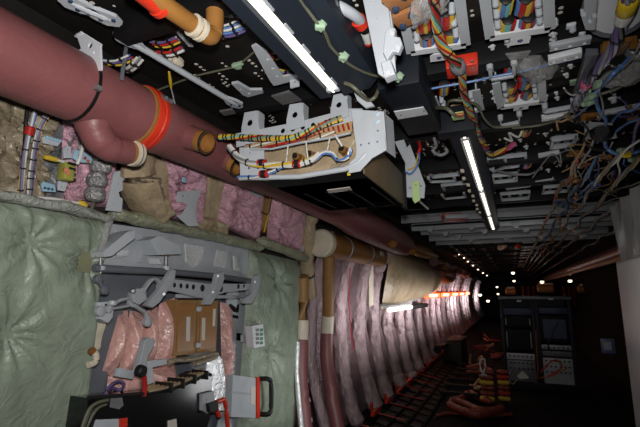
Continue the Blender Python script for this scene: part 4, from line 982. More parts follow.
cable('cable', 'dark wire with white ferrules on the narrow tan strip', 'cable', wp([(262, 212), (266, 214), (269, 212), (272, 196)], .12), .004, 'wk')
cable('cable', 'yellow lead down the narrow tan strip', 'cable', wp([(272, 198), (268, 216), (264, 232)], .11), .005, 'wy')
put('bracket', plate_px([(298, 225), (303, 224), (304, 232), (299, 234)], 'X', -1.72, .008), 'lgrey', label='small pale bracket tab left of the wrapped beige pipe', cat='bracket')
put('bracket', plate_px([(299, 244), (304, 246), (303, 252), (299, 251)], 'X', -1.74, .008), 'lgrey', label='small pale bracket tab at the end of the olive roll', cat='bracket')

# ================================================================ green blankets and the olive roll over the door
quilt('insulation_blanket', 'large glossy green insulation blanket filling the lower left', 'blanket', [(-30, 192), (109, 221), (80, 440), (-60, 440)], 'green', .10, .05, [(.40, .16), (.32, .56), (.86, .22)], 13, nx=90, ny=90, wr=.009, edge=.06, fine=6)
for k, q in enumerate([(85, 262), (78, 322)]):
    c = PW(q[0], q[1], .162)
    put('tape_patch', MB().box(c, (.004, .07, .09), Matrix.Rotation(.12, 3, 'Z')), mat('tan_tape', rgb(134, 134, 104), .4, var=.2), label=['tan tape patch on the right edge of the big green blanket, upper', 'tan tape patch on the right edge of the big green blanket, lower'][k], cat='tape')
puffy('blanket_roll', 'grey-green film roll along the top of the big green blanket', 'roll', [PW(-24, 192, .17), PW(30, 201, .17), PW(70, 208, .17), PW(110, 220, .15)], .026, mat('grey_green_film', rgb(146, 150, 142), .3, bump=.9, bscale=30, var=.3), 14, wr=.6, fine=22)
puffy('blanket_roll', 'clear grey film edge hanging at the corner of the big green blanket', 'roll', [PW(116, 214, .16), PW(109, 224, .17), PW(104, 240, .18), PW(97, 258, .18)], .016, 'clear', 15, wr=.5)
puffy('blanket_roll', 'tied olive blanket roll running above the door', 'roll', [PW(110, 213, .13), PW(150, 222, .14), PW(190, 231, .14), PW(230, 240, .14), PW(262, 248, .13)], .045, 'olive', 16, wr=.22, pin=.2)
puffy('blanket_roll', 'olive green blanket roll between the door and the wrapped pipe', 'roll', [PW(258, 240, .14), PW(274, 246, .15), PW(290, 252, .15), PW(306, 259, .13)], .05, 'olive', 17, wr=.25)
quilt('insulation_blanket', 'green insulation blanket right of the door with the equipment box on it', 'blanket', [(249, 250), (298, 261), (291, 440), (236, 440)], 'green', .08, .06, [(.45, .55), (.5, .15)], 18, nx=40, ny=60, wr=.02, edge=.1, fine=7)
put('tape_patch', MB().box(PX(262, 292, -1.815), (.004, .025, .085)), 'cream', label='pale tape strip on the green blanket right of the door', cat='tape')

# ================================================================ the door: grey lintel, hinge arm, linkages
XL = -1.90
XT_ = -1.815
t = thing('door_lintel', 'shiny grey ribbed metal lintel panel at the top of the door', 'panel', PX(175, 270, XT_))
put('panel', plate_px([(110, 224), (182, 234), (248, 250), (246, 280), (180, 272), (101, 264)], 'X', XT_, .012), mat('lintel_grey', rgb(165, 170, 176), .35, var=.12, bump=.1), t)
for k, (x0, y0) in enumerate([(118, 230), (139, 234), (163, 236)]):
    put('rib', plate_px([(x0, y0), (x0+3, y0), (x0+2, y0+28), (x0-2, y0+28)], 'X', XT_+.015, .02), 'grey', t)
for k, pl in enumerate([[(185, 244), (204, 247), (200, 262), (193, 268), (186, 262)], [(217, 250), (227, 252), (225, 268), (214, 266)]]):
    put('film_sheen', plate_px(pl, 'X', XT_+.012, .006), 'chrome', t)  # film patches kept pale so the flash reflection sits in their colour
for k, pl in enumerate([[(146, 240), (152, 240), (150, 254), (144, 252)], [(120, 250), (128, 251), (126, 256), (116, 255)], [(148, 258), (159, 259), (160, 264), (150, 264)], [(233, 256), (236, 257), (240, 272), (234, 270)]]):
    put('film_sheen', plate_px(pl, 'X', XT_+.028, .006), 'chrome', t)
def boom(label, top, bot):
    tt = thing('door_bracket', label, 'bracket', PX(top[0][0], top[0][1], XT_+.1))
    a = pxs(top, 'X', XT_+.12)
    put('bracket_body', MB().prism(a, (-.1, .0, .0)), 'lgrey', tt)
    return tt
boom('slanted grey box bracket at the left end of the door lintel', [(127, 232), (135, 230), (135, 238), (112, 256), (104, 257), (103, 252)], None)
boom('grey wedge bracket in the middle of the door lintel', [(150, 240), (158, 236), (180, 246), (181, 254), (158, 255)], None)
for k, q in enumerate([(100.5, 264), (166, 264)]):
    tt = thing('hinge_bolt', ['bright hinge bolt under the slanted bracket, left', 'bright hinge bolt under the wedge bracket, middle'][k], 'bolt', PX(q[0], q[1], XL+.12))
    put('shank', MB().lathe(PX(q[0], q[1]-10, XL+.12), PX(q[0], q[1]+9, XL+.12), [(0, .012), (.6, .012), (.62, .018), (.8, .018), (.82, .010), (1, .010)], 14), 'steel', tt)
    put('nut', MB().cyl(PX(q[0], q[1]-11, XL+.12), PX(q[0], q[1]-7.5, XL+.12), .02, 6), 'brown', tt)
    put('bush', MB().cyl(PX(q[0], q[1]+2, XL+.12), PX(q[0], q[1]+6, XL+.12), .022, 14), 'lgrey', tt)
put('torque_tube', MB().tube([PX(94, 268, XL+.12), PX(130, 270, XL+.12), PX(170, 272, XL+.12), PX(215, 276, XL+.12), PX(258, 282, XL+.12)], .019, 14), 'dgrey', label='dark grey torque tube running under the door lintel', cat='tube')
t = thing('guide_rail', 'black drilled guide rail behind the torque tube', 'rail', PX(135, 267, XL+.06))
put('rail_body', plate_px([(102, 262), (165, 266), (200, 270), (200, 274), (165, 271), (102, 267)], 'X', XL+.05, .02), 'dgrey', t)
for k in range(7): put('hole', MB().cyl(PX(110+k*8, 264.9+k*.5, XL+.062), PX(110+k*8, 264.9+k*.5, XL+.064), .007, 10), 'black', t)
XA = XL+.19
t = thing('boom_hinge', 'long grey door hinge arm with a row of round holes', 'arm', PX(205, 290, XA))
put('arm_plate', plate_px([(163, 280), (176, 280), (207, 284), (250, 284), (252, 289), (225, 292), (205, 298), (196, 297), (172, 291), (160, 290)], 'X', XA, .014,
    holes=[(173.5, 285.2, 1.9), (180, 285.8, 1.9), (186.2, 286.3, 1.9), (192.4, 287, 2.0), (201.5, 288, 2.5), (220, 288.6, 2.3), (237.5, 286.5, 1.5), (243, 286, 1.1), (229, 286, .7), (232, 286, .7), (229, 289.5, .7)], bev=.002), 'grey', t)
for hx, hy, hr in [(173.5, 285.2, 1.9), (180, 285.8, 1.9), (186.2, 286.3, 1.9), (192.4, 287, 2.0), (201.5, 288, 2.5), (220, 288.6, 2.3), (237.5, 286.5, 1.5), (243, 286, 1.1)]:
    c = PX(hx, hy, XA); put('hole_shade', MB().cyl(c-V((.006, 0, 0)), c+V((.0075, 0, 0)), (PX(hx+hr, hy, XA)-c).length*.97, 12), 'rubber', t)  # black discs stand in for the shade inside the arm's holes
put('left_end_bracket', plate_px([(165, 279), (171, 270), (173, 271), (172, 280), (157, 302), (150, 307), (145, 305), (158, 290)], 'X', XA+.02, .03, bev=.003), 'grey', t)
put('middle_fork', plate_px([(216, 274), (221, 272), (222, 278), (219, 288), (209, 304), (203, 304), (205, 300), (213, 288)], 'X', XA+.025, .03, bev=.003), 'grey', t)
put('right_end_fork', plate_px([(254, 276), (257, 275), (258, 284), (254, 296), (250, 303), (243, 303), (242, 299), (249, 295), (253, 286)], 'X', XA+.02, .03, bev=.003), 'grey', t)
put('lower_stay', bar(MB(), PX(176, 296, XA-.04), PX(240, 297, XA-.04), .018, .022, bev=.004), 'grey', t)
for q in ((164, 294), (218, 276), (213, 292), (255, 282)): put('bolt', MB().cyl(PX(q[0], q[1], XA+.02), PX(q[0], q[1], XA+.05), .008, 8), 'steel', t)
# linkages at the left
def link(label, pts, w, th=.02, m='grey', off=XL+.16, eyes=True):
    tt = thing('door_linkage', label, 'linkage', PX(pts[0][0], pts[0][1], off))
    pp = [PX(a, b, off) for a, b in pts]
    put('link_bar', MB().tube(smooth_path(pp, 5), w, 8, flat=.6), m, tt)
    if eyes:
        for e in (pp[0], pp[-1]): put('eye', MB().lathe(e+V((-th/2, 0, 0)), e+V((th*.8, 0, 0)), [(0, w*1.5), (.8, w*1.5), (1, w*.9)], 14), m, tt)
link('grey curved hook link above the pink door blankets', [(141, 293), (146, 286), (151, 280), (157, 280), (161, 287)], .018)
link('grey link rising from the left fitting to the lever plate', [(100, 311), (110, 306), (120, 300), (132, 298)], .016)
link('short grey link at the lower left fitting', [(108, 309), (122, 307), (134, 304)], .012)
link('grey crank dropping across the pink door blankets', [(132, 302), (138, 308), (145, 313), (147, 322)], .016)
link('thin dark control rod beside the lower left fitting', [(104, 290), (100, 284), (98, 279)], .014, m='dgrey')
t = thing('lever_plate', 'grey lever plate with a pivot above the pink door blankets', 'plate', PX(138, 300, XL+.2))
put('plate', plate_px([(130, 293), (136, 289), (144, 294), (145, 299), (138, 304), (133, 302)], 'X', XL+.2, .018, holes=[(135, 297, .9)], bev=.003), 'grey', t)
put('pivot', MB().lathe(PX(133, 291, XL+.19), PX(133, 291, XL+.23), [(0, .014), (.7, .014), (1, .008)], 12), 'dgrey', t)
t = thing('door_fitting', 'pale grey door fitting block at the left jamb', 'fitting', PX(100, 315, XL+.1))
put('fitting_body', plate_px([(95, 303), (104, 302), (109, 307), (108, 317), (104, 322), (96, 318)], 'X', XL+.12, .05, holes=[], bev=.004), 'lgrey', t)
for q in ((105, 310), (105, 306)): put('hole', MB().cyl(PX(q[0], q[1], XL+.145), PX(q[0], q[1], XL+.15), .011, 12), 'black', t)
put('clevis_pin', MB().lathe(PX(113, 290+10, XL+.17), PX(112, 306, XL+.17), [(0, .01), (.2, .02), (.8, .02), (1, .01)], 12), 'lgrey', t)
# door inner skin and blankets
put('door_skin', plate_px([(98, 270), (250, 286), (246, 440), (70, 440)], 'X', -1.925, .012), 'dgrey', label='slate grey inner skin of the door behind the pink blankets', cat='panel')
put('jamb_plate', plate_px([(100, 312), (123, 306), (100, 398), (86, 398)], 'X', XL+.02, .02), 'dgrey', label='dark slate panel edge at the left side of the door', cat='panel')
def dblanket(label, a, b, c_, d, seed, bulge=.07, off=XL+.02, m='salmon'):
    return quilt('door_blanket', label, 'blanket', [PX(*a, off), PX(*b, off), PX(*c_, off), PX(*d, off)], m, 0, bulge, [], seed, nx=16, ny=36, wr=.016, edge=.5, fine=7)
dblanket('narrow pink door blanket at the left, beside the slate edge', (117, 312), (128, 310), (113, 376), (99, 374), 31)
dblanket('pink door blanket, second from the left', (130, 311), (143, 312), (130, 374), (116, 384), 32)
dblanket('pink door blanket, third from the left, behind the crank', (146, 312), (157, 304), (149, 372), (135, 373), 33)
dblanket('wide pink door blanket left of the tan boxes', (159, 304), (178, 296), (172, 372), (152, 373), 34, .08)
dblanket('low pink door blanket behind the black bin, left piece', (108, 376), (142, 368), (146, 396), (106, 396), 35, .06)
dblanket('low pink door blanket behind the black bin, right piece', (146, 370), (174, 364), (178, 392), (146, 396), 36, .08)
dblanket('tall pink door blanket strip right of the tan boxes', (220, 302), (231, 304), (229, 396), (222, 390), 37, .06)
quilt('cream_sheet', 'cream film strip at the left jamb below the fitting', 'film', [PX(94, 318, XL+.04), PX(104, 318, XL+.04), PX(97, 352, XL+.04), PX(90, 352, XL+.04)], 'cream', 0, .02, [], 38, nx=8, ny=14)
# tan battery-like boxes
XT = XL+.1
t = thing('tan_box', 'left of the two tan composite boxes on the door', 'box', PX(185, 350, XT))
def tanbox(par, pl, strip):
    a = pxs(pl, 'X', XT); put('box_body', MB().prism([q-V((.08, 0, 0)) for q in a], (.08, 0, 0)), 'tan2', par)
    put('label_strip', plate_px(strip, 'X', XT+.004, .003), 'paper', par)
    ins = [(sum(p[0] for p in pl)/4, sum(p[1] for p in pl)/4)]
    cx, cy = ins[0]
    put('panel', plate_px([(cx+(px_-cx)*.78, cy+(py_-cy)*.86) for px_, py_ in pl], 'X', XT+.001, .006), 'tan', par)
tanbox(t, [(176, 300), (196, 300), (195, 354), (174, 356)], [(186.5, 317), (190, 317), (189.5, 341), (186, 341)])
t2_ = thing('tan_box', 'right of the two tan composite boxes on the door', 'box', PX(207, 350, XT))
tanbox(t2_, [(198, 300), (218, 301), (216, 351), (197, 353)], [(202, 318), (205, 318), (204.5, 340), (201.5, 340)])
for q in ((199, 309), (198.5, 345)): put('latch', MB().box(PX(q[0], q[1], XT+.01), (.015, .04, .03), bev=.004), 'lgrey', t2_)
put('label_strip', plate_px([(213, 309), (215.5, 309), (214.5, 326), (212.5, 326)], 'X', XT+.004, .003), 'paper', t2_)
put('bumper_tube', MB().tube(smooth_path([PX(169, 365, XT+.03), PX(172, 361, XT+.04), PX(192, 359, XT+.04), PX(214, 354, XT+.04), PX(215, 357, XT+.03), PX(195, 364, XT+.03)]), .015, 12), 'taupe', label='padded grey-brown tube under the tan boxes', cat='tube')
# bright foil and grey fixed panel to the right
put('foil_sheet', plate_px([(207, 358), (217, 353), (222, 360), (225, 382), (224, 410), (212, 412), (205, 376)], 'X', XL+.13, .006), 'chrome', label='bright silver foil sheet behind the right end of the black bin', cat='foil')
t = thing('jamb_plate', 'pale grey riveted panel forming the right side of the door opening', 'panel', PX(236, 400, XL+.03))
put('panel', plate_px([(226, 286), (249, 288), (246, 320), (240, 440), (214, 440), (224, 400), (229, 350)], 'X', XL+.02, .012), 'lgrey', t)
for k in range(12): put('rivet', MB().sphere(PX(237-k*.5, 330+k*6.5, XL+.03), .006, sc=(.5, 1, 1)), 'steel', t)
# black pictogram and hand symbol marks stencilled on the panel
ic = thing('pictogram', 'black arrow and hatch pictogram on the grey jamb panel', 'marking', PX(233, 312, XL+.03))
put('arrow', plate_px([(229, 305), (231, 304), (236, 308), (238, 312), (234, 312), (231, 309)], 'X', XL+.03, .002), 'black', ic)
put('arrow', plate_px([(237, 306), (239, 304), (238.5, 311), (236.5, 313)], 'X', XL+.03, .002), 'black', ic)
put('bar', plate_px([(229, 314), (238, 316), (238, 318.5), (229, 317)], 'X', XL+.03, .002), 'black', ic)
put('square_mark', plate_px([(237, 333), (242, 334), (241.5, 341), (236.5, 340)], 'X', XL+.03, .004), 'black', label='small black square plate on the grey jamb panel', cat='plate')
t = thing('handset_box', 'small white box with green slots on an arm over the green blanket', 'box', PX(257, 345, XL+.14))
put('arm', plate_px([(242, 335), (253, 335), (252, 342), (242, 342)], 'X', XL+.1, .02, holes=[(246, 338, .9)]), 'lgrey', t)
put('box_body', MB().prism(pxs([(252, 326), (263, 324), (265, 346), (254, 348)], 'X', XL+.19), (-.06, 0, 0)), 'white', t)
for k in range(4):
    for s in (0, 1): put('slot', plate_px([(256+s*4, 329+k*4.3), (258.6+s*4, 328.6+k*4.3), (258.8+s*4, 331+k*4.3), (256.2+s*4, 331.4+k*4.3)], 'X', XL+.192, .003), 'wg' if s else 'wgy', t)
t = thing('girt_box', 'pale grey equipment box with a red edge and black grab handle', 'box', PX(245, 415, XL+.12))
put('box_body', MB().prism(pxs([(233, 375), (257, 378), (257, 418), (231, 417)], 'X', XL+.14), (-.05, 0, 0)), 'lgrey', t)
put('red_edge', MB().prism(pxs([(257, 377), (260, 377.5), (260, 418), (257, 418)], 'X', XL+.15), (-.06, 0, 0)), 'red', t)
put('handle', MB().tube(smooth_path([PX(259, 379, XL+.13), PX(268, 379, XL+.2), PX(271, 384, XL+.21), PX(271, 408, XL+.21), PX(268, 414, XL+.2), PX(259, 414, XL+.13)], 5), .017, 12), 'rubber', t)
put('label', plate_px([(251, 387), (255, 387.5), (254.5, 405), (250.5, 404)], 'X', XL+.142, .003), 'paper', t)
put('groove', plate_px([(231, 391), (250, 393), (250, 394.5), (231, 392.5)], 'X', XL+.142, .002), 'grey', t)
# crank, red strap and elbow in the door
t = thing('door_crank', 'slate paddle crank with a black knob on the pink door blankets', 'crank', PX(138, 375, XL+.2))
put('paddle', plate_px([(135, 372), (143, 341), (146, 338), (152, 340), (151, 346), (145, 356), (142, 374)], 'X', XL+.18, .03, bev=.004), 'grey', t)
put('knob', MB().lathe(PX(138, 370, XL+.2), PX(144, 372, XL+.24), [(0, .012), (.1, .028), (.8, .028), (1, .02)], 14), 'rubber', t)
put('arm', bar(MB(), PX(116, 372, XL+.15), PX(132, 375, XL+.15), .03, .04, bev=.004), 'lgrey', t)
put('door_bracket', plate_px([(147, 361), (165, 359), (165, 364), (151, 367), (152, 382), (147, 384)], 'X', XL+.17, .02, holes=[(149, 370, .6), (149, 377, .6)]), 'lgrey', label='pale L-shaped bracket right of the paddle crank', cat='bracket')
cable('strap', 'short dark red strap hanging beside the L-shaped bracket', 'strap', [PX(144, 376, XL+.2), PX(145, 386, XL+.2), PX(144, 396, XL+.2)], .012, 'wr')
t = thing('red_lever', 'red loop lever at the right end of the black bin', 'lever', PX(222, 415, XL+.2))
put('loop', MB().tube(smooth_path([PX(219, 416, XL+.2), PX(215, 404, XL+.2), PX(220, 401, XL+.2), PX(225, 402, XL+.2), PX(228, 430, XL+.2)], 5), .014, 10), 'red', t)
# black slide bin
XB = -1.70
t = thing('slide_bin', 'big glossy black bin at the foot of the door', 'bin', PX(150, 420, XB))
top = [(88, 398), (118, 396), (142, 394), (172, 389), (196, 380), (207, 373), (211, 375)]
fr_ = pxs(top + [(213, 404), (204, 440), (84, 440)], 'X', XB)
put('bin_body', MB().prism([q-V((.16, 0, 0)) for q in fr_], (.16, 0, 0)), mat('glossy_black', rgb(20, 20, 22), .22, var=.2, coat=.4), t)
put('rim', MB().tube([PX(a, b, XB) for a, b in top], .010, 8), 'rubber', t)
put('latch_plate', plate_px([(201, 394), (212, 391), (214, 404), (206, 413), (201, 410)], 'X', XB+.01, .02, holes=[(205, 400, .8)]), 'grey', t)
put('latch', plate_px([(207, 404), (216, 401), (216, 410), (208, 412)], 'X', XB+.03, .03), 'rubber', t)
put('silver_tape', plate_px([(111, 396), (121, 395), (123, 405), (119, 409), (110, 407)], 'X', XB+.004, .003), 'steel', t)
lb_ = put('warning_label', plate_px([(96, 420), (120, 419), (120, 432), (92, 432)], 'X', XB+.004, .003), 'lgrey', t)
put('red_square', plate_px([(119, 419), (127, 418), (127, 426), (119, 428)], 'X', XB+.006, .003), 'red', lb_)
put('white_label', plate_px([(168, 421), (176, 419), (177, 432), (168, 432)], 'X', XB+.004, .003), 'paper', t)
for k in range(4):
    cable('wire', ['cream cable along the rim of the black bin, outermost', 'cream cable along the rim of the black bin, second', 'cream cable along the rim of the black bin, third', 'cream cable along the rim of the black bin, innermost'][k], 'wire',
          [PX(148-k, 392-k*1.6, XB-.03*k), PX(165, 388-k*1.8, XB-.03*k), PX(185, 381-k*1.7, XB-.03*k), PX(203, 373-k*1.2, XB-.03*k)], .009, 'wtan' if k % 2 else 'beige')
for k in range(4):
    q = (164+k*12, 389-k*4.2); put('cable_tie', MB().box(PX(q[0], q[1]-2, XB-.03), (.12, .012, .05), bev=.003), 'wk', label=['black tie strap on the bin rim cables, leftmost', 'black tie strap on the bin rim cables, second from left', 'black tie strap on the bin rim cables, third from left', 'black tie strap on the bin rim cables, rightmost'][k], cat='strap')
for k in range(3):
    cable('hose', ['pale hose curling round the left corner of the black bin, outer', 'dark hose curling round the left corner of the black bin, middle', 'pale hose curling round the left corner of the black bin, inner'][k], 'hose', [PX(108-k, 400+k*2, XB+.03), PX(97+k, 403+k*2, XB+.03), PX(89+k*2, 410+k*2, XB+.03), PX(82+k*2, 428, XB+.03), PX(78, 440, XB+.03)], .0075, 'wk' if k == 1 else 'wd')
cable('wire', 'blue-black tangled lead on the bin rim below the pink blankets', 'wire', [PX(106, 393, XB), PX(112, 388, XB-.05), PX(120, 390, XB), PX(124, 384, XB-.03), PX(119, 381, XB-.03), PX(112, 384, XB), PX(106, 390, XB)], .007, 'wp')
t = thing('elbow_fitting', 'brass-coloured pipe elbow at the left jamb beside the green blanket', 'fitting', PX(93, 360, XL+.15))
put('elbow', MB().tube(smooth_path([PX(91, 350, XL+.14), PX(96, 355, XL+.15), PX(95, 362, XL+.15), PX(88, 365, XL+.15)], 5), .015, 12), 'cream', t)
put('nut', MB().lathe(PX(90, 349, XL+.14), PX(94, 353, XL+.145), [(0, .012), (.2, .018), (.8, .018), (1, .012)], 8), 'brown', t)
# ================================================================ vertical pipes right of the green blanket
puffy('wrapped_pipe', 'film-wrapped beige vertical pipe between the pink blanket and the canister', 'pipe', [PW(317, 206, .08), PW(309, 222, .08), PW(306.5, 245, .08), PW(307, 270, .09), PW(308, 284, .09), PW(311, 297, .09)], .074, 'beige', 41, flat=1, wr=.12, pin=.45)
put('pipe_band', MB().lathe(PW(307, 273, .09), PW(307, 275.5, .09), [(0, .07), (.2, .08), (.8, .08), (1, .07)], 18), 'wk', label='dark band around the film-wrapped beige pipe', cat='band')
def vpipe(label, xy, off, r, cuff, low):
    tt = thing('riser_pipe', label, 'pipe', PW(*xy[-1], off))
    put('tan_section', MB().tube([PW(a, b, off) for a, b in xy], r, 18), 'tan2', tt)
    put('cuff', MB().tube([PW(a, b, off) for a, b in cuff], r*1.08, 18), 'cream', tt)
    put('maroon_section', MB().tube(smooth_path([PW(a, b, off) for a, b in low], 5), r*1.12, 18), 'maroon', tt)
    return tt
rp = vpipe('left riser pipe, tan above and foil-taped maroon below, by the green blanket', [(302, 276), (302, 300), (302, 322)], .2, .06, [(302, 320), (301, 341)], [(301, 340), (300, 372), (302, 400), (306, 440)])
put('foil_strip', MB().tube([PW(297.5, 342, .26), PW(296.5, 372, .26), (PW(298.5, 400, .26)), PW(303, 440, .26)], .022, 10), 'chrome', rp)
for k, q in enumerate([(300, 381), (302, 401), (304, 421)]): put('foil_tape', MB().tube([PW(q[0]+.7, q[1]-2, .2), PW(q[0]+1.3, q[1]+2, .2)], .066, 18), 'chrome', rp)
vpipe('right riser pipe, tan above and bare maroon below', [(329, 252), (328, 317)], .24, .06, [(328, 316), (327, 335)], [(327, 334), (327, 360), (331, 390), (340, 440)])
# the tan canister
cc = PX(321, 243, -1.62)
ce = V((cc.x, 5.7, cc.z))
t = thing('canister', 'long tan cylindrical canister with a beige end cap and two steel bands', 'canister', (cc+ce)/2-V((0, 0, .12)))
put('body', MB().lathe(cc+V((0, .03, 0)), ce, [(0, .127), (.96, .127), (1, .108)], 32), 'tan', t)
put('end_cap', MB().lathe(cc-V((0, .03, 0)), cc+V((0, .06, 0)), [(0, .115), (.2, .132), (1, .134)], 32), 'cream', t)
L_ = (ce-cc)
for f in (.28, .66): put('band', MB().lathe(cc+L_*f-V((0, .025, 0)), cc+L_*f+V((0, .025, 0)), [(0, .126), (.1, .133), (.9, .133), (1, .126)], 32), 'steel', t)
put('label', MB().box(cc+L_*.82+V((.127, 0, .02)), (.006, .16, .06)), 'cream', t)
put('hanger', MB().box(cc+L_*.75+V((.06, .1, .13)), (.05, .2, .06), bev=.01), 'lgrey', t)
put('beige_duct', MB().tube([PW(369, 262, .14), PW(369, 285, .14), PW(369, 305, .13)], .062, 4, flat=.8), 'cream', label='flat cream vertical duct below the far end of the canister', cat='duct')
# ---- wrapped frame bundles: one at each frame, from floor to ceiling
ys = [4.1, 4.88, 5.56, 6.2, 6.95, 7.75, 8.45, 9.4, 10.3, 11.2, 12.1, 13.0, 13.9, 14.8, 15.7, 16.6, 17.5, 18.4, 19.3, 20.3, 21.3, 22.3, 23.3, 24.4, 25.5, 26.6, 27.7, 28.8]
for k, y in enumerate(ys):
    pts = [wall_pt(y+.02*math.sin(k*3+z*5), z, .09) for z in (.16, .5, .85, 1.15, 1.45, 1.75, 2.0, 2.25)]
    puffy('frame_bundle', 'film-wrapped pinkish bundle around a fuselage frame in the bright aft wall' if k > 5 else
          ['pinkish wrapped frame bundle between the two riser pipes', 'pinkish wrapped frame bundle just right of the right riser pipe', 'pinkish wrapped frame bundle below the middle of the canister', 'pinkish wrapped frame bundle below the far end of the canister', 'pinkish wrapped frame bundle left of the beige blanket bulge, lower end well lit', 'pinkish wrapped frame bundle under the wall lamp'][k],
          'bundle', pts, .118 if k > 1 else (.1 if k else .066), 'rosefilm', 50+k, group='wrapped frame bundles of the aft wall' if k > 5 else None, wr=.2, flat=.75, pin=.75, n=20, fine=16)
for k in range(16):
    y = [4.48, 5.22, 5.88, 6.58, 7.35, 8.1, 8.92, 9.85, 10.75, 11.65, 12.55, 13.45, 14.35, 15.25, 16.15, 17.05][k]
    a, b = (ys[k]+ys[k+1])/2, (ys[k+1]-ys[k])*.5
    c = [wall_pt(y-b*.9, 2.1, .02), wall_pt(y+b*.9, 2.1, .02), wall_pt(y+b*.9, .2, .02), wall_pt(y-b*.9, .2, .02)]
    quilt('insulation_blanket', 'mauve insulation blanket between frame bundles of the aft wall' if k > 2 else ['mauve insulation blanket behind the right riser pipe', 'mauve insulation blanket behind the canister, first bay', 'mauve insulation blanket behind the canister, second bay'][k], 'blanket', c, 'mauve', 0, .03, [], 80+k, nx=10, ny=24, wr=.02, hug=.01, edge=.3, fine=7, group='mauve blankets between the aft frames' if k > 2 else None)
cable('cable', 'thin red line hanging between the frame bundles below the canister', 'cable', [PW(350, 268, .18), PW(349, 300, .18), PW(351, 330, .18), PW(353, 350, .18)], .007, 'wr')
cable('conduit', 'drab conduit running along the wall below the canister', 'conduit', [wall_pt(3.9, 1.56, .06), wall_pt(4.8, 1.56, .06), wall_pt(6.2, 1.56, .06), wall_pt(7.5, 1.56, .06)], .014, 'wd')
cable('conduit', 'lower drab conduit running across the frame bundles', 'conduit', [wall_pt(5.2, 1.3, .06), wall_pt(6.2, 1.3, .06), wall_pt(7.2, 1.28, .06)], .012, 'wd')
for k, y in enumerate([5.2, 5.9]):
    put('pink_pad', MB().sphere(wall_pt(y, 2.1 - .1*k, .14), .1, sub=3, sc=(.7, 1, 1.2)), 'rosefilm', label=['rounded mauve pad behind the canister, nearer', 'rounded mauve pad behind the canister, further'][k], cat='pad')
# big beige bulge
quilt('insulation_blanket', 'big beige insulation blanket bulging out above the wall lamp', 'blanket', [wall_pt(6.3, 2.25, .12), wall_pt(12.2, 2.28, .12), wall_pt(11.6, 1.6, .14), wall_pt(6.5, 1.36, .14)], 'beige', 0, .24, [], 100, nx=40, ny=26, wr=.03, edge=.45, fine=3, dome=True)
puffy('film_roll', 'torn clear film hanging from the lower edge of the beige bulge', 'film', [wall_pt(6.2, 1.42, .22), wall_pt(7.0, 1.42, .24), wall_pt(8, 1.48, .24), wall_pt(9.2, 1.54, .2)], .05, 'clear', 101, wr=.5)
# wall lamp
a, b = PW(389, 310, .25), PW(411, 307, .25)
t = thing('strip_lamp', 'lit wall fluorescent lamp with a black end below the beige bulge', 'lamp', (a+b)/2)
d = b-a
put('lens', MB().tube([a, b], .035, 12), 'tube', t)
put('black_body', MB().tube([b, b+d*1.0], .045, 12), 'black', t)
put('reflector', MB().box((a+b)/2+V((-.03, 0, .055)), (.09, d.length*1.1, .02), look_rot(d)), 'lgrey', t)
# glowing orange strips
og = None
for k in range(5):
    y = 9.5+k*2.1
    lab = ['glowing orange strip on the aft wall, nearest of five', 'glowing orange strip on the aft wall, second of five', 'glowing orange strip on the aft wall, middle of five', 'glowing orange strip on the aft wall, fourth of five', 'glowing orange strip on the aft wall, furthest of five'][k]
    t = thing('light_strip', lab, 'light', wall_pt(y+1, 1.5, .24))
    put('glow_panel', MB().box(wall_pt(y+1, 1.535, .25), (.05, 1.95, .11), bev=.01), 'orangeglow', t)
    put('bright_core', MB().box(wall_pt(y+.9, 1.535, .28), (.03, 1.0, .05), bev=.008), 'warm', t)
    put('holder', MB().box(wall_pt(y+2.02, 1.535, .24), (.08, .07, .14), bev=.006), 'black', t)

# ================================================================ lower wall: black net with red clips, floor clutter
def net_pt(y, s): return V((-1.78, y, .17)).lerp(V((-1.12, y, .02)), s)
t = thing('floor_net', 'black lattice floor-edge panel laid along the foot of the aft wall', 'net', (-1.4, 8, .02))
mb = MB(); 
mb.prism([net_pt(4.2, 0)-V((0, 0, .03)), net_pt(4.2, 1)-V((0, 0, .03)), net_pt(4.2, 1)-V((0, 0, .015)), net_pt(4.2, 0)-V((0, 0, .015))], (0, 14, 0))
put('backing', mb, 'black', t)
mb = MB()
for k in range(46):
    y = 4.3+k*.3; bar(mb, net_pt(y, 0), net_pt(y, 1), .02, .015)
for k in range(5):
    bar(mb, net_pt(4.2, k/4), net_pt(18.2, k/4), .025, .02)
put('lattice', mb, 'net', t)
rc = None
for k in range(15):
    y = 5.3+k*.62
    p = wall_pt(y, .2, .13)
    if rc is None:
        rc = thing('foot_clip', 'red plastic clip on the top edge of the black lattice', 'clip', p, 'red clips along the wall foot')
        put('post', MB().box(p+V((0, .0, .05)), (.03, .04, .14), Matrix.Rotation(.25, 3, 'X'), bev=.006), 'red', rc)
        put('strip', MB().box(p+V((.01, .16, -.01)), (.04, .36, .06), bev=.006), 'red', rc)
    else: dup(rc, p, scale=(1, 1, 1.15 if k % 3 == 0 else .8))
for k in range(7):
    y = 4.9+k*.55
    p = net_pt(y, .35)
    cable('cord', 'thin red cord hanging over the black lattice' , 'cord', [wall_pt(y, .2, .14), net_pt(y, .2)+V((0, 0, .03)), net_pt(y+.1, .7)+V((0, 0, .03))], .007, 'wr', group='red cords over the black lattice')
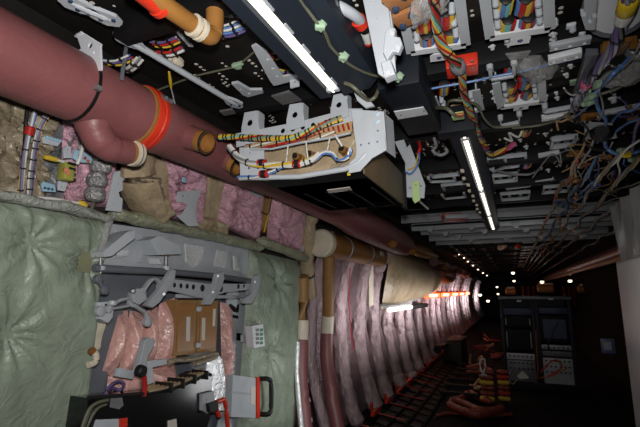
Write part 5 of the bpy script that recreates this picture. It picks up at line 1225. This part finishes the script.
# black chair-like box with arm by the wall
t = thing('equipment_case', 'black equipment case with a forward arm against the aft wall', 'case', (-1.35, 11, .3))
c = PX(455, 352, -1.35)
put('case_body', MB().box(c+V((0, .2, -.1)), (.4, 1.3, .75), bev=.02), 'rubber', t)
put('arm', bar(MB(), c+V((-.12, -.45, .22)), c+V((-.2, -1.1, .2)), .09, .09, bev=.02), 'rubber', t)
put('arm_end', MB().lathe(c+V((-.2, -1.15, .2)), c+V((-.2, -1.3, .2)), [(0, .05), (.2, .09), (1, .08)], 14), 'black', t)
put('top_edge', MB().box(c+V((.02, .2, .29)), (.36, 1.2, .03), bev=.008), 'black', t)
for s in (-.4, .75): put('leg', MB().box(c+V((.1, s, -.62)), (.06, .06, .4)), 'rubber', t)
# orange-red hoses and connector blocks on the floor
for k, (pts, r) in enumerate([([(450, 402), (462, 398), (470, 393), (480, 398), (492, 402)], .05), ([(448, 404), (460, 410), (476, 414), (490, 412), (503, 408)], .055), ([(455, 400), (466, 404), (480, 410), (494, 410)], .045)]):
    puffy('floor_hose', ['orange-red ribbed hose loop on the dark floor, upper', 'orange-red ribbed hose loop on the dark floor, lower and longest', 'orange-red ribbed hose on the dark floor, middle'][k], 'hose', [PZ(a, b, .06+.03*k) for a, b in pts], r, 'hose', 120+k, flat=1, pin=.09, wr=.1)
cable('cable', 'pale red cable lying across the floor in front of the hose loops', 'cable', [PZ(436, 416, .02), PZ(452, 413, .02), PZ(480, 416, .02), PZ(512, 414, .02)], .02, 'hose')
def conn_stack(label, x, y0, w, cols):
    tt = thing('connector_stack', label, 'connectors', PZ(x, 408, .02))
    b = PZ(x, 404, 0); 
    put('post', MB().box(b+V((0, .03, .24)), (.05, .05, .48), bev=.005), 'black', tt)
    for k in range(6):
        z = .08+k*.075
        put('connector', MB().lathe(b+V((-w/2, -.02, z)), b+V((w/2, -.02, z)), [(0, .02), (.15, .034), (.45, .034), (.5, .026), (.55, .034), (.85, .034), (1, .02)], 10), cols[k % len(cols)], tt)
conn_stack('stack of yellow and red connectors left of the rack, nearer the hoses', 488, 404, .2, ['wy', 'hose', 'hose'])
conn_stack('stack of yellow and red connectors against the rack side', 505, 404, .16, ['wy', 'wr', 'hose'])
cable('cable', 'white cable loop standing above the connector stack', 'cable', [PY(487, 376, 6.9), PY(482, 372, 6.9), PY(480, 362, 6.9), PY(484, 359, 6.9), PY(485, 367, 6.9), PY(482, 376, 6.9)], .012, 'ww')
rr = random.Random(9)
for k in range(9):
    y = 8.2+k*.9; x = -.75+.12*math.sin(k*2)
    pts = [V((x+rr.uniform(-.3, .3), y+rr.uniform(-.5, .5), rr.uniform(.03, .2))) for _ in range(5)]
    cable('cable', 'tangled orange-red cable heaped along the aisle left of the rack', 'cable', pts, .03, 'hose' if k % 3 else 'wtan', group='tangled cables left of the rack')
for k in range(6):
    y = 7.2+k*.55
    put('floor_bar', MB().box((-.85, y, .1), (.6, .06, .05), bev=.01), 'black', label='dull dark cross bar low on the floor beside the connector stacks', cat='bar', group='cross bars on the floor')

# ================================================================ equipment rack
RY = 8.5
rx0, rx1 = PY(507, 385, RY).x, PY(577, 385, RY).x
rxm = (rx0+rx1)/2; ztop = PY(540, 299, RY).z; zbot = .1
t = thing('equipment_rack', 'tall two-bay dark equipment rack standing in the aisle', 'rack', (rxm, RY+.3, 0))
for x in (rx0, rxm-.03, rxm+.03, rx1):
    put('post', MB().box((x, RY, (ztop+zbot)/2), (.05, .05, ztop-zbot), bev=.004), 'navy', t)
for x in (rx0, rx1): put('side_panel', MB().box((x, RY+.35, (ztop+zbot)/2), (.03, .65, ztop-zbot)), 'black', t)
put('top_panel', MB().box((rxm, RY+.3, ztop+.02), (rx1-rx0+.08, .75, .05), bev=.005), 'dgrey', t)
put('base', MB().box((rxm, RY+.3, zbot-.04), (rx1-rx0+.08, .75, .12), bev=.005), 'black', t)
put('back_panel', MB().box((rxm, RY+.66, (ztop+zbot)/2), (rx1-rx0, .02, ztop-zbot)), 'rubber', t)
for q in ((519, 305), (551, 303)): put('paper_tag', MB().box(PY(q[0], q[1]-4, RY-.09), (.07, .01, .03)), 'paper', t)
def unit(label, bay, py0, py1, m, knobs=0, extra=None, cols=('wk',)):
    x0, x1 = (rx0+.03, rxm-.06) if bay == 0 else (rxm+.06, rx1-.03)
    z1 = PY(540, py0, RY).z; z0 = PY(540, py1, RY).z
    tt = thing('rack_unit', label, 'equipment', ((x0+x1)/2, RY, z0))
    put('front_panel', MB().box(((x0+x1)/2, RY+.0, (z0+z1)/2), (x1-x0, .02, z1-z0-.01), bev=.003), m, tt)
    put('chassis', MB().box(((x0+x1)/2, RY+.28, (z0+z1)/2), (x1-x0-.04, .54, z1-z0-.02)), 'black', tt)
    for k in range(knobs):
        x = x0+.05+(x1-x0-.1)*((k % 6)/5.0); z = z1-.05-.09*(k//6)
        put('knob', MB().cyl((x, RY-.01, z), (x, RY-.035, z), .014, 8), 'black', tt)
    if extra: extra(tt, x0, x1, z0, z1)
    return tt
def handles(tt, x0, x1, z0, z1):
    for x in (x0+.03, x1-.03): put('grip', MB().cyl((x, RY-.02, z0+.04), (x, RY-.02, z1-.04), .012, 8), 'steel', tt)
def screen(tt, x0, x1, z0, z1):
    put('screen', MB().box(((x0+x1)/2, RY-.012, (z0+z1)/2), (x1-x0-.1, .006, (z1-z0)*.7)), 'darkblue', tt)
unit('blue-lit unit at the top of the left rack bay', 0, 308, 316, 'darkblue')
unit('black handled unit in the left rack bay, upper', 0, 316.5, 328, 'black', 0, handles)
unit('large black handled unit in the left rack bay, middle', 0, 330, 351, 'black', 0, handles)
unit('pale front panel with knobs in the left rack bay', 0, 354, 361, 'lgrey', 6)
unit('open wired patch panel at the foot of the left rack bay', 0, 361, 386, 'dgrey', 12)
unit('blue-screened monitor unit in the right rack bay', 1, 307, 314, 'darkblue', 0)
unit('large black display unit in the right rack bay', 1, 315, 342, 'black', 0, screen)
unit('thin grey unit with white keys in the right rack bay', 1, 344, 349, 'lgrey', 6)
unit('thin slate shelf unit in the right rack bay', 1, 350, 356, 'dgrey')
unit('pale grey patch panel with rows of black knobs in the right rack bay', 1, 357, 384, 'lgrey', 18)
for k, (pts, r, m) in enumerate([([(536, 330), (537, 350), (538, 372), (534, 388), (520, 389), (512, 380)], .014, 'hose'), ([(541, 372), (548, 364), (556, 360), (562, 366), (556, 372), (548, 376)], .012, 'wr'), ([(510, 374), (514, 366), (517, 378), (513, 384), (509, 380)], .01, 'wgy'),
                                 ([(540, 378), (550, 376), (560, 372), (567, 368)], .01, 'wo'), ([(558, 322), (552, 334), (548, 346), (552, 352)], .012, 'wk')]):
    cable('cable', ['red cable hanging down between the rack bays', 'red cable looping over the pale patch panel', 'grey cable coil at the left foot of the rack', 'orange cable draped over the patch panel knobs', 'black cable across the display unit'][k], 'cable', [PY(a, b, RY-.06-.02*k) for a, b in pts], r, m)
put('white_sheet', plate_px([(517, 376), (522, 371), (526, 374), (529, 378), (520, 379)], 'Y', RY-.1, .006), 'ww', label='crumpled white sheet on the wired patch panel', cat='paper')

# ================================================================ grey cross beams and dark aft ceiling
for k, (y, z, m) in enumerate([(5.35, 2.52, 'grey'), (5.95, 2.5, 'lgrey'), (6.6, 2.52, 'grey'), (7.3, 2.5, 'lgrey'), (8.0, 2.5, 'grey')]):
    tt = thing('cross_beam', ['dull grey beam crossing the ceiling at the far light end, nearest of five', 'paler grey ceiling cross beam, second of five', 'dull grey ceiling cross beam, middle of five', 'paler grey ceiling cross beam, fourth of five', 'dull grey ceiling cross beam, furthest of five'][k], 'beam', (0, y, z))
    put('beam_body', MB().box((.05, y, z+.02), (2.5, .28, .05), bev=.008), m, tt)
    put('beam_flange', MB().box((.05, y-.13, z-.01), (2.5, .02, .09), bev=.004), m, tt)
for k in range(16):
    x = -.95+.13*k; y = 5.75+.5*(k % 4)
    if abs(x+.165) < .12: continue
    tt = thing('ceiling_bracket', 'small pale angle bracket hanging from the grey ceiling beams', 'bracket', (x, y, 2.47), 'angle brackets under the grey beams')
    put('angle', MB().prism([V((x-.05, y, 2.47)), V((x+.05, y, 2.47)), V((x+.03, y, 2.42)), V((x-.01, y, 2.41))], (0, .12, 0)), 'lgrey', tt)
    put('stud', MB().cyl((x, y+.05, 2.47), (x, y+.05, 2.44), .012, 8), 'white', tt)
t = thing('tag_block', 'red-topped grey block hanging under the beams left of the far light', 'block', PZ(450, 222, 2.42))
c = PZ(451, 220, 2.42)
put('red_top', MB().box(c+V((0, 0, .035)), (.2, .28, .04), Matrix.Rotation(.2, 3, 'Z'), bev=.01), 'red', t)
put('grey_body', MB().box(c+V((.06, -.1, -.0)), (.24, .3, .05), Matrix.Rotation(.2, 3, 'Z'), bev=.01), 'grey', t)
put('red_band', MB().box(c+V((.08, -.17, -.026)), (.2, .06, .012), Matrix.Rotation(.2, 3, 'Z'), bev=.004), 'wr', t)
for k, (x, zz) in enumerate([(-1.05, 2.53), (-.88, 2.54), (-.7, 2.55), (-.5, 2.55), (-.32, 2.55), (-.02, 2.55), (.12, 2.55), (.25, 2.55)]):
    put('ceiling_stringer', MB().box((x, 18.5, zz), (.05, 19.5, .06)), 'dgrey' if k % 3 == 0 else 'black', label='dark stringer running aft along the ceiling past the grey beams', cat='stringer', group='stringers of the aft ceiling')
for k in range(12):
    y = 8.6+k*.8
    tt = thing('ceiling_tag', 'small white tag in the row on the aft ceiling above the rack', 'tag', (.32, y, 2.5), 'white tags on the aft ceiling')
    put('tag_plate', MB().box((.32, y, 2.5), (.2, .14, .012), bev=.003), 'white', tt)
    put('tag_stem', MB().box((.32, y, 2.54), (.03, .05, .08)), 'lgrey', tt)
for k in range(10):
    y = 9+k*1.4; put('ceiling_crossbar', MB().box((-.1, y, 2.5), (2.3, .08, .05)), 'black', label='thin dark crossbar on the aft ceiling', cat='bar', group='crossbars of the aft ceiling')
put('red_dome', MB().sphere(PZ(518, 246, 2.45), .06, sub=2, sc=(1, 1, .7)), 'red', label='red cap on the aft ceiling above the rack', cat='cap')
put('film_scrap', MB().lathe(PZ(498, 248, 2.45), PZ(506, 246, 2.43), [(0, .01), (.4, .07), (1, .02)], 10), 'cream', label='pale film scrap hanging from the aft ceiling', cat='film')
# far lamps
def bulb(label, p, r, group=None):
    tt = thing('ceiling_lamp', label, 'lamp', p, group)
    put('bulb', MB().sphere(p, r, sub=2, sc=(1, 1, .8)), 'warm', tt)
    put('holder', MB().lathe(V(p)+V((0, 0, r*.5)), V(p)+V((0, 0, r*1.6)), [(0, r*.9), (1, r*.6)], 10), 'black', tt)
for k, q in enumerate([(459, 254.5), (464, 258), (468, 261.5), (473, 265.5), (478, 269.5), (483, 273), (487, 275.5)]):
    bulb('small lamp in the lit row above the far duct run', PZ(q[0], q[1], 2.42), .016+.004*k, 'row of small lamps above the far duct')
for k, (q, y, r) in enumerate([((513, 273), 16, .06), ((480, 295), 14, .055), ((488, 301), 14, .05), ((498, 294), 20, .05), ((542, 282), 14, .055), ((570, 281), 14, .055), ((610, 288), 13.5, .045), ((514, 281), 14, .04), ((497, 287), 20, .05)]):
    bulb(['far lamp hanging high in the middle of the cabin', 'far lamp by the aft end of the orange strips, upper', 'far lamp by the aft end of the orange strips, lower', 'far lamp over the left aisle', 'far lamp above the rack right bay', 'far lamp right of the rack', 'far reddish lamp by the partition', 'far lamp just under the hanging lamp', 'far dim lamp over the left aisle end'][k], PY(q[0], q[1], y), r)
# far overhead bins and dim things behind the rack
for k, (x0, x1, y0, y1) in enumerate([(504, 518, 287, 295), (536, 557, 283, 293), (577, 600, 284, 293)]):
    a, b = PY(x0, y1, 15), PY(x1, y0, 15)
    tt = thing('overhead_bin', ['brown rounded overhead bin end, left of the rack top', 'brown rounded overhead bin end, behind the rack', 'brown rounded overhead bin end, beside the partition'][k], 'bin', ((a.x+b.x)/2, 15.3, a.z))
    put('bin_body', MB().lathe(((a.x+.05), 15.3, (a.z+b.z)/2), (b.x-.05, 15.3, (a.z+b.z)/2), [(0, .08), (.1, (b.z-a.z)*.5), (.9, (b.z-a.z)*.5), (1, .08)], 18), 'tan', tt)
    put('lit_edge', MB().box(((a.x+b.x)/2, 15.1, b.z-.02), (b.x-a.x-.2, .05, .05), bev=.01), 'cream', tt)  # cream bar puts the light on the bin edge into colour
for k, (x0, x1) in enumerate([(521, 535), (562, 575)]):
    a, b = PY(x0, 306, 17), PY(x1, 286, 17)
    put('curtain', MB().prism([V((a.x+(b.x-a.x)*i/12, 17+.08*math.sin(i*1.6), a.z)) for i in range(13)]+[V((b.x-(b.x-a.x)*i/12, 17.03+.08*math.sin((12-i)*1.6), a.z)) for i in range(13)], (0, 0, b.z-a.z)), 'plaid', label=['dark red curtain behind the left rack bay', 'dark red curtain right of the rack top'][k], cat='curtain')
# right-hand duct rail and partition
t = thing('duct_rail', 'long brown-red duct along the right side, running aft to the partition', 'duct', (1.5, 13, 2.15))
put('duct_body', MB().lathe((1.42, 6.5, 2.17), (1.42, 24, 2.17), [(0, .12), (.3, .12), (.31, .13), (.33, .13), (.34, .12), (1, .12)], 20), mat('brown_red_paint', rgb(92, 56, 44), .4, var=.15), t)
put('lip', MB().box((1.3, 15, 2.05), (.04, 17, .05)), 'tan', t)
XP = .75
yf_ = 4.0
t = thing('partition', 'pale grey flat partition panel at the right edge of the view', 'partition', (XP+.25, 3, 0))
put('side_panel', MB().box((XP+.01, 3.0, .93), (.02, 2.0, 1.86), bev=.004), mat('partition_grey', rgb(196, 200, 208), .5, var=.06, vscale=2), t)
put('end_panel', MB().box((XP+.28, yf_, .93), (.52, .02, 1.86), bev=.004), 'dgrey', t)
put('near_panel', MB().box((XP+.28, 2.0, .93), (.52, .02, 1.86), bev=.004), 'lgrey', t)
put('top_panel', MB().box((XP+.27, 3.0, 1.86), (.54, 2.0, .02), bev=.004), 'dgrey', t)
# plastic dust sheet above it
bm_ = MB(); n = 26; g = []
for j in range(7):
    g.append([bm_.bm.verts.new(V((XP+.02+.02*math.sin(i*1.3+j*.3)+.012*math.sin(i*2.9), 2.0+2.0*i/n, 1.86+.44*j/6))) for i in range(n+1)])
for j in range(6):
    for i in range(n): bm_.bm.faces.new((g[j][i], g[j][i+1], g[j+1][i+1], g[j+1][i]))
put('dust_sheet', bm_, mat('grey_dust_sheet', rgb(150, 152, 156), .25, alpha=.75, bump=.4, bscale=12, stretch=(1, 1, .2)), label='translucent grey plastic dust sheet above the partition', cat='sheet')
t = thing('info_sign', 'small dark blue sign box at the edge of the partition', 'sign', PY(606, 345, 4.06))
put('sign_body', MB().box(PY(608, 346, 4.08), (.09, .03, .11), bev=.005), 'darkblue', t)
put('sign_face', MB().box(PY(607.5, 346, 4.06), (.05, .006, .06)), 'dgrey', t)

# ================================================================ light and camera
def lamp(kind, name, loc, energy, col=(1, 1, 1), size=.1, rot=None, **k):
    l = D.lights.new(name, kind); l.energy = energy; l.color = col
    if kind == 'AREA':
        l.size = size
        if 'size_y' in k: l.shape = 'RECTANGLE'; l.size_y = k['size_y']
    else: l.shadow_soft_size = size
    o = D.objects.new(name, l); COL.objects.link(o); o.location = loc
    if rot: o.rotation_euler = rot
    if kind == 'SPOT': l.spot_size = k.get('spot', 1.8); l.spot_blend = k.get('blend', .8)
    return o
fl = lamp('SPOT', 'flash_lamp', CAM+V((0, 0, .12)), 122, (1, .97, .94), .03, spot=math.radians(116), blend=.85)
aim = (CF*430 + CR*(-95) + CU*15).normalized()
fl.rotation_euler = aim.to_track_quat('-Z', 'Y').to_euler()
# area lamps added down the aft cabin to brighten the wall, no fixtures
for k, y in enumerate([5.6, 8.2, 11.5, 15, 19, 25]):
    lamp('AREA', 'aft_fill', (-1.05, y, 1.25), [9, 14, 18, 26, 26, 26][k], (1, .95, .96), .25, (0, math.radians(98), 0), size_y=2.6).data.spread = 1.9
lamp('POINT', 'partition_fill', (.2, 3.0, 1.6), 4.0, (1, .95, .86), .15)  # added point lamp to lift the partition, no fixture there
lamp('AREA', 'door_light', (-1.0, 3.1, 1.0), 3, (1, 1, 1), .4, (0, math.radians(85), 0))
lamp('POINT', 'rack_fill', (.6, 6.9, 1.3), 1.0, (1, .93, .85), .2)  # added point lamp in front of the rack to brighten its panels
lamp('POINT', 'tube_glow', (.15, 5.7, 2.2), .9, (1, .96, .9), .2)
lamp('POINT', 'aft_cabin_light', (.4, 13, 1.9), 2, (1, .9, .8), .2)
w = D.worlds.new('world'); bpy.context.scene.world = w; w.use_nodes = True
w.node_tree.nodes['Background'].inputs[0].default_value = (.5, .55, .62, 1)
w.node_tree.nodes['Background'].inputs[1].default_value = .02
cam = D.cameras.new('camera'); co = D.objects.new('camera', cam); COL.objects.link(co)
cam.sensor_fit = 'HORIZONTAL'; cam.sensor_width = 36.0; cam.lens = 36.0*FPX/640; cam.clip_start = .02; cam.clip_end = 100
co.location = CAM
co.rotation_euler = Matrix((CR, CU, -CF)).transposed().to_euler()
bpy.context.scene.camera = co
sc = bpy.context.scene
sc.view_settings.view_transform = 'Standard'; sc.view_settings.look = 'None'; sc.view_settings.exposure = 0; sc.view_settings.gamma = 1
